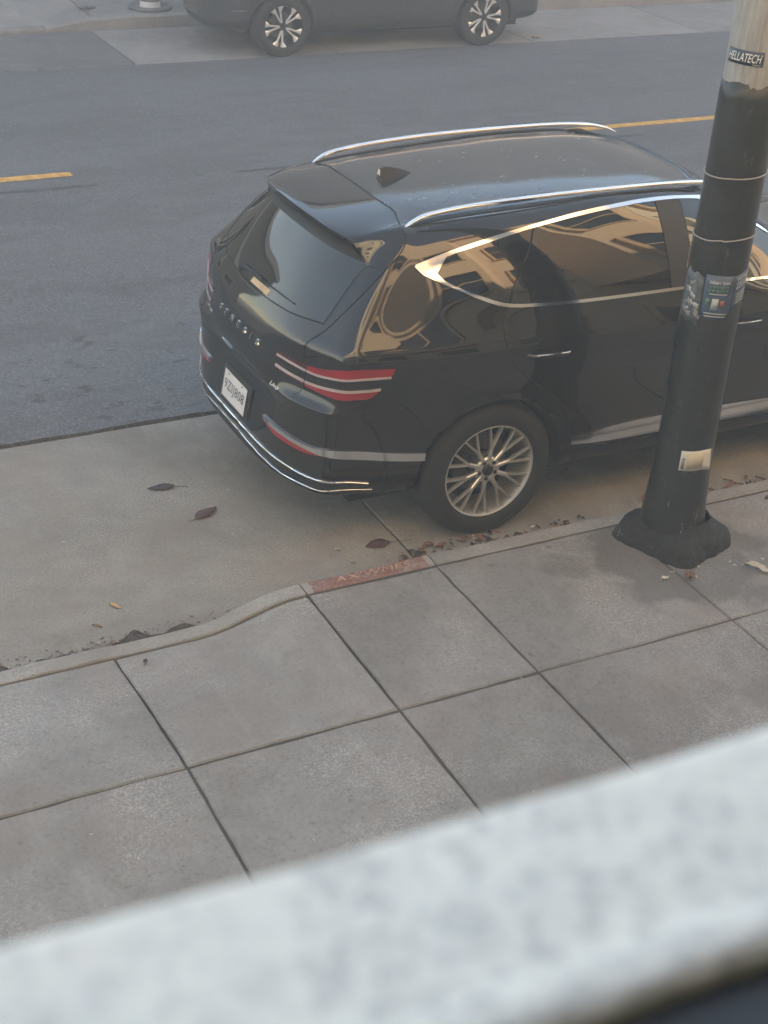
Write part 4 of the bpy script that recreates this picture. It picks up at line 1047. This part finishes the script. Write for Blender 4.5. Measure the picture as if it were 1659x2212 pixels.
# lumpy footing
from mathutils import noise as mnoise
rows = []
prof = ((-.02, .240), (.0, .238), (.020, .234), (.042, .229), (.062, .222), (.078, .213), (.092, .202), (.104, .188), (.115, .174), (.135, .162), (.165, .155))
for k, (z, h) in enumerate(prof):
    row = []
    for i in range(84):
        a = 2 * math.pi * i / 84; c_, s_ = math.cos(a), math.sin(a)
        n_ = lerp(5.5, 2.0, (k / 10) ** 1.6); rr = h / (abs(c_) ** n_ + abs(s_) ** n_) ** (1 / n_)
        aa = a + R(16); bulge = .028 * math.exp(-(((math.degrees(aa) - 150 + 180) % 360 - 180) / 30) ** 2) * (1 if k < 8 else .3)
        P_ = Vector(((rr + bulge) * math.cos(aa) + .03, (rr + bulge) * math.sin(aa) - .012, z + bulge * (k > 3) * .7))
        nz = mnoise.noise(P_ * 9) * .012 + mnoise.noise(P_ * 24) * .008 + mnoise.noise(P_ * 60) * .004
        P_ += Vector((math.cos(aa), math.sin(aa), .5 if k > 3 else 0)) * nz
        row.append(P_)
    rows.append(row)
t = NT('footing_black')
gr = t.noise(34, 6, .75); ch_ = t.ramp(t.noise(9, 5, .7), [(.62, 0.0), (.66, 1.0)])
t.base(t.mix(t.math('MULTIPLY', ch_, .8), t.ramp(gr, [(.3, (.012, .013, .013)), (.7, (.040, .042, .040))]), (.20, .22, .21)))
t.set(Roughness=.7); t.bump(gr, 1.0, .03)
MB().grid(rows, True).build('footing', 'footing_black', pole, True)
simple('wire_pale', (.30, .27, .25), .5)
for z0, sl in ((2.108, .012), (1.818, .018)):
    pts = [pole_pt(rel, z0 + sl * math.sin(R(rel)) + .004 * jn(rel, int(z0 * 10), .03), .010) for rel in range(0, 361, 10)]
    MB().tube(pts, .0035, 6).build('wire', 'wire_pale', pole, True)
MB().tube([pole_pt(-78 + 2 * math.sin(i), 1.80 - .028 * i, .010) for i in range(7)], .003, 6).build('wire', 'wire_pale', pole, True)
simple('sticker_navy', (.030, .045, .075), .4); simple('flyer_blue', (.055, .085, .14), .4, var=.35, scale=30); simple('flyer_grey', (.085, .095, .105), .6, var=.6, scale=22)
simple('flyer_green', (.08, .16, .12), .5); simple('flyer_red', (.28, .10, .10), .5); simple('paper_white', (.60, .56, .49), .7, var=.06); simple('paper_print', (.24, .22, .20), .7); simple('paper_cream', (.55, .49, .36), .7, var=.06)
simple('flyer_pale', (.36, .38, .37), .5)
hs = pole_patch('sticker', -62, 15, 2.600, 2.660, 'sticker_navy', pole, .004, 0, 16, 2); hs['label'] = 'dark strip sticker with white block lettering'
pole_text('sticker_lettering', 'HELLATECH', -23.5, 2.631, .036, .155, 'white_print', hs, .007, .28)
pole_text('sticker_lettering', 'hellatech.com', 4, 2.606, .006, .035, 'white_print', hs, .007).data.name = 'fine_print'
fb = pole_patch('flyer', -18, 38, 1.436, 1.652, 'flyer_blue', pole, .007, 0, 10, 4); fb['label'] = 'blue flyer with small pictures'
pole_text('flyer_lettering', 'DREAM TEAM', 10, 1.618, .013, .088, 'white_print', fb, .0095)
for k, z in enumerate((1.596, 1.578)):
    for q in range(6): pole_patch('flyer_block', -9 + 6.4 * q, -4.2 + 6.4 * q, z - .007, z + .006, 'flyer_green', fb, .0095, 0, 2, 1)
for z, w in ((1.562, 17), (1.466, 22), (1.452, 20)): pole_patch('flyer_block', 10 - w, 10 + w, z - .0028, z + .0028, 'flyer_pale', fb, .0095, 0, 6, 1)
pole_patch('flyer_block', 0, 13, 1.485, 1.540, 'flyer_pale', fb, .0095, 0, 3, 1); pole_patch('flyer_block', -12, -3, 1.505, 1.538, 'flyer_green', fb, .0095, 0, 3, 1); pole_patch('flyer_block', 16, 24, 1.503, 1.532, 'flyer_red', fb, .0095, 0, 3, 1)
fr = pole_patch('flyer', 40, 84, 1.500, 1.665, 'flyer_blue', pole, .006, .03, 10, 4); fr['label'] = 'dark flyer with slanted white capitals'
for k, tx in enumerate(('MOBILE', 'CAR WASH', '& DETAIL')): pole_text('flyer_lettering', tx, 61, 1.645 - .020 * k, .015, .072, 'white_print', fr, .0085, .2, .35)
for z in (1.570, 1.556, 1.542, 1.526): pole_patch('flyer_block', 48, 74, z - .003, z + .003, 'flyer_pale', fr, .0085, .02, 6, 1)
ft = pole_patch('flyer', -76, -21, 1.40, 1.64, 'flyer_grey', pole, .006, 0, 16, 5, .012, 7); ft['label'] = 'torn weathered remains of an old flyer'
for q in range(14):
    a0 = random.uniform(-70, -30); z0 = random.uniform(1.42, 1.61)
    pole_patch('torn_paper', a0, a0 + random.uniform(5, 14), z0, z0 + random.uniform(.012, .03), 'flyer_pale' if q % 3 == 0 else 'paper_print', ft, .0085, random.uniform(-.02, .02), 4, 2, .006, q * 11)
nt = pole_patch('paper_note', -5, 57, .632, .742, 'paper_white', pole, .006, .010, 12, 4, 0, 0, lambda t, v: .020 * max(0, t - .75) * 4 * (.4 + .6 * (1 - v)))
nt['label'] = 'white paper note with a cream print peeling off at one corner'
pole_patch('print', 8, 42, .645, .733, 'paper_cream', nt, .0085, .008, 8, 2)
pole_patch('print', -2, 4, .64, .70, 'paper_print', nt, .0085, 0, 2, 1)

# ------------------------------------------------------------------ small things
simple('bollard_white', (.66, .64, .60), .55, var=.08); simple('bollard_grey', (.14, .14, .145), .7)
bo = empty('bollard', (2.43, 12.50, .15)); tag(bo, 'white cylindrical post on a round dark base at the far kerb', 'bollard')
MB().lathe([(.001, .0), (.27, .0), (.275, .03), (.25, .055), (.225, .04), (.20, .022), (.001, .022)], 40, 'z').build('base', 'bollard_grey', bo, True)
MB().lathe([(.128, .022), (.130, .04), (.126, .045), (.124, .105), (.126, .11), (.124, .30), (.12, 1.0), (.11, 1.04), (.001, 1.05)], 32, 'z').build('post', 'bollard_white', bo, True)
MB().lathe([(.1265, .098), (.1275, .10), (.1275, .122), (.1265, .124)], 32, 'z').build('dark_band', 'bollard_grey', bo, True)
uc = empty('utility_cover', (1.68, 12.72, .15)); tag(uc, 'small dark rectangular cover in the far sidewalk', 'cover')
MB().box((-.10, -.07, -.002), (.10, .07, .004)).build('plate', 'bollard_grey', uc); MB().box((-.012, -.03, .004), (.012, .03, .008)).build('lifting_bar', 'black_plastic', uc)
rc = empty('utility_cover', (1.93, -.72, .15)); tag(rc, 'round metal cover in the sidewalk beside the pole', 'cover')
MB().lathe([(.001, .003), (.085, .003), (.088, .001)], 28, 'z').build('lid', 'brake_metal', rc, True); MB().lathe([(.092, .0), (.094, .006), (.108, .006), (.110, .0)], 28, 'z').build('ring', 'brake_metal', rc, True)

def leaf_mat(name, a, b):
    t = NT(name); t.base(t.ramp(t.noise(25, 4, .65), [(.3, a), (.7, b)])); t.set(Roughness=.7); return t.m
leaf_mat('leaf_dark', (.028, .022, .022), (.060, .044, .040)); leaf_mat('leaf_brown', (.13, .055, .028), (.25, .12, .06)); leaf_mat('leaf_tan', (.40, .26, .11), (.55, .38, .18)); leaf_mat('leaf_pale', (.42, .38, .30), (.60, .55, .46)); leaf_mat('leaf_purple', (.07, .035, .032), (.12, .062, .055))
def leaf_geo(L, Wd, rng, stem=.35, curl=.012):
    v = []; f = []; n = 9
    for i in range(n + 1):
        t = i / n; w = Wd * .5 * (math.sin(math.pi * min(1, t ** .85)) ** .8) if 0 < i < n else .0015
        w *= 1 + .12 * rng.uniform(-1, 1); z = curl * math.sin(t * 5 + rng.random()) * .4 + curl * .6
        x = L * (t - .5)
        v += [(x, -w, z + curl * rng.uniform(.2, .9)), (x, 0, z - curl * .35), (x, w, z + curl * rng.uniform(.2, .9))]
    for i in range(n):
        a = 3 * i; f += [(a, a + 3, a + 4, a + 1), (a + 1, a + 4, a + 5, a + 2)]
    s0 = len(v); L2 = L * stem
    v += [(-L * .5, -.0018, curl * .6), (-L * .5, .0018, curl * .6), (-L * .5 - L2, .0015 + L2 * .15, .002), (-L * .5 - L2, -.0015 + L2 * .15, .002)]; f.append((s0, s0 + 1, s0 + 2, s0 + 3))
    return v, f
def leaf(x, y, z, L, Wd, rot, mat, label, seed, stem=.35, curl=.006):
    rng = random.Random(seed); v, f = leaf_geo(L, Wd, rng, stem, curl)
    o = mesh('fallen_leaf', v, f, mat, None, True, solid=.0010); o.location = (x, y, z + .003); o.rotation_euler = (0, 0, R(rot))
    tag(o, label, 'leaf', 'fallen leaves'); return o
leaf(-1.43, 1.12, .0, .15, .07, 170, 'leaf_dark', 'dark curled leaf on the concrete strip nearest the road edge', 1, .5)
leaf(-1.30, .77, .0, .17, .075, 28, 'leaf_purple', 'broad purplish brown leaf lying behind the black car', 2, .25)
leaf(-.58, .14, .0, .14, .08, 178, 'leaf_purple', 'dark brown leaf beside the joint near the red kerb', 3, .9)
leaf(-2.02, .10, .0, .075, .022, -60, 'leaf_tan', 'narrow yellow leaf on the concrete near the dropped kerb', 4, .1)
leaf(-.90, -.175, .0, .07, .02, 8, 'leaf_dark', 'thin dark leaf against the red kerb', 5, .1)
leaf(-.80, .17, .0, .035, .014, -20, 'leaf_pale', 'tiny pale leaf fragment in front of the red kerb', 6, 0)
leaf(-2.15, -.03, .0, .05, .014, -35, 'leaf_brown', 'slim brown leaf close to the gutter line', 8, .1)
leaf(.62, -.93, .15, .10, .05, 35, 'leaf_brown', 'orange brown leaf at the foot of the black pole', 9, .2, .02)
leaf(1.00, -1.02, .15, .17, .045, -50, 'leaf_pale', 'long pale crumpled leaf on the sidewalk near the pole', 10, .1, .02)
leaf(.49, -.90, .15, .05, .03, 10, 'leaf_pale', 'small pale scrap beside the pole footing', 11, 0, .012)
leaf(1.55, -.43, .15, .06, .03, 10, 'leaf_dark', 'small dark leaf on the kerb joint right of the pole', 12, .1)
leaf(-2.06, -.47, .068, .035, .022, 70, 'leaf_dark', 'dark scrap of leaf on the sloping sidewalk slab', 13, .3)
leaf(6.95, 10.55, .0, .16, .09, 10, 'leaf_tan', 'ochre leaf on the far concrete behind the grey car', 14, .2, .02)
def litter(name, label, zones, mat, seed):
    rng = random.Random(seed); b = MB()
    for (x0, x1, y0, y1, z, n, L0, L1) in zones:
        for _ in range(n):
            L = rng.uniform(L0, L1); v, f = leaf_geo(L, L * rng.uniform(.2, .5), rng, .1, L * .12)
            m = Matrix.Translation((rng.uniform(x0, x1), lerp(y0, y1, rng.random() ** 1.6), z + rng.uniform(.001, .012))) @ Matrix.Rotation(rng.uniform(0, 6.28), 4, 'Z') @ Matrix.Rotation(rng.uniform(-.5, .5), 4, 'X')
            b.add([m @ Vector(p) for p in v], f)
    o = b.build(name, mat, None, True); tag(o, label, 'leaf litter', kind='stuff'); return o
t = NT('gutter_dirt'); t.base(t.ramp(t.noise(60, 4, .7), [(.3, (.030, .025, .022)), (.7, (.085, .070, .058))])); t.set(Roughness=.95); t.bump(t.noise(90, 4, .7), .6, .006)
def dirt(label, x0, x1, w):
    n = int((x1 - x0) / .02); vs = []
    for i in range(n + 1):
        x = lerp(x0, x1, i / n); e = min(1, i / 6, (n - i) / 6)
        ww = w * e * max(.12, .55 + .6 * jn(x, 400, 5) + .4 * jn(x, 470, 17))
        vs += [(x, -.240, .006), (x, -.226 + ww * .45, .0055), (x, -.226 + ww, .0012)]
    fs = []
    for i in range(n): fs += [(3 * i, 3 * i + 3, 3 * i + 4, 3 * i + 1), (3 * i + 1, 3 * i + 4, 3 * i + 5, 3 * i + 2)]
    tag(mesh('gutter_dirt', vs, fs, 'gutter_dirt', None, True), label, 'dirt', kind='stuff')
dirt('dark dirt line along the dropped kerb', -4.4, -1.16, .085)
dirt('dark dirt gathered in the gutter beside the black car', -.56, 3.2, .20)
GUT = [(-2.8, -1.15, -.195, -.13, 0, 80, .008, .028), (-.56, .10, -.16, .03, .003, 60, .015, .075), (.10, .62, -.16, -.01, .003, 30, .015, .07), (1.0, 2.4, -.18, .02, .003, 60, .015, .08)]
litter('leaf_litter', 'brown leaf litter gathered along the gutter', GUT, 'leaf_brown', 21)
litter('leaf_litter', 'dark rotten leaf litter along the gutter', [(a, b, c, d, z, int(n * 1.2), e * .8, f * .7) for a, b, c, d, z, n, e, f in GUT], 'leaf_dark', 22)
litter('leaf_litter', 'pale dry leaf scraps scattered along the kerbs', [(a, b, c, d, z, max(6, n // 8), e * .8, f * .5) for a, b, c, d, z, n, e, f in GUT] + [(-2.8, 2, -2, -.5, .152, 14, .006, .016), (-2.6, -.5, .0, 1.8, .002, 14, .006, .018), (.45, 1.1, -.95, -.85, .152, 8, .01, .03)], 'leaf_pale', 23)
# ------------------------------------------------------------------ air
hz = MB().box((-130, -60, -1.2), (150, 60, 16)).build('haze', 'gap_black'); hz.data.materials.clear()
hm = bpy.data.materials.new('haze_air'); hm.use_nodes = True; hm.node_tree.nodes.clear()
pv = hm.node_tree.nodes.new('ShaderNodeVolumePrincipled'); pv.inputs['Color'].default_value = (.90, .95, 1.0, 1); pv.inputs['Density'].default_value = .0105; pv.inputs['Anisotropy'].default_value = .0
ho = hm.node_tree.nodes.new('ShaderNodeOutputMaterial'); hm.node_tree.links.new(pv.outputs[0], ho.inputs['Volume'])
hz.data.materials.append(hm); tag(hz, kind='stuff')
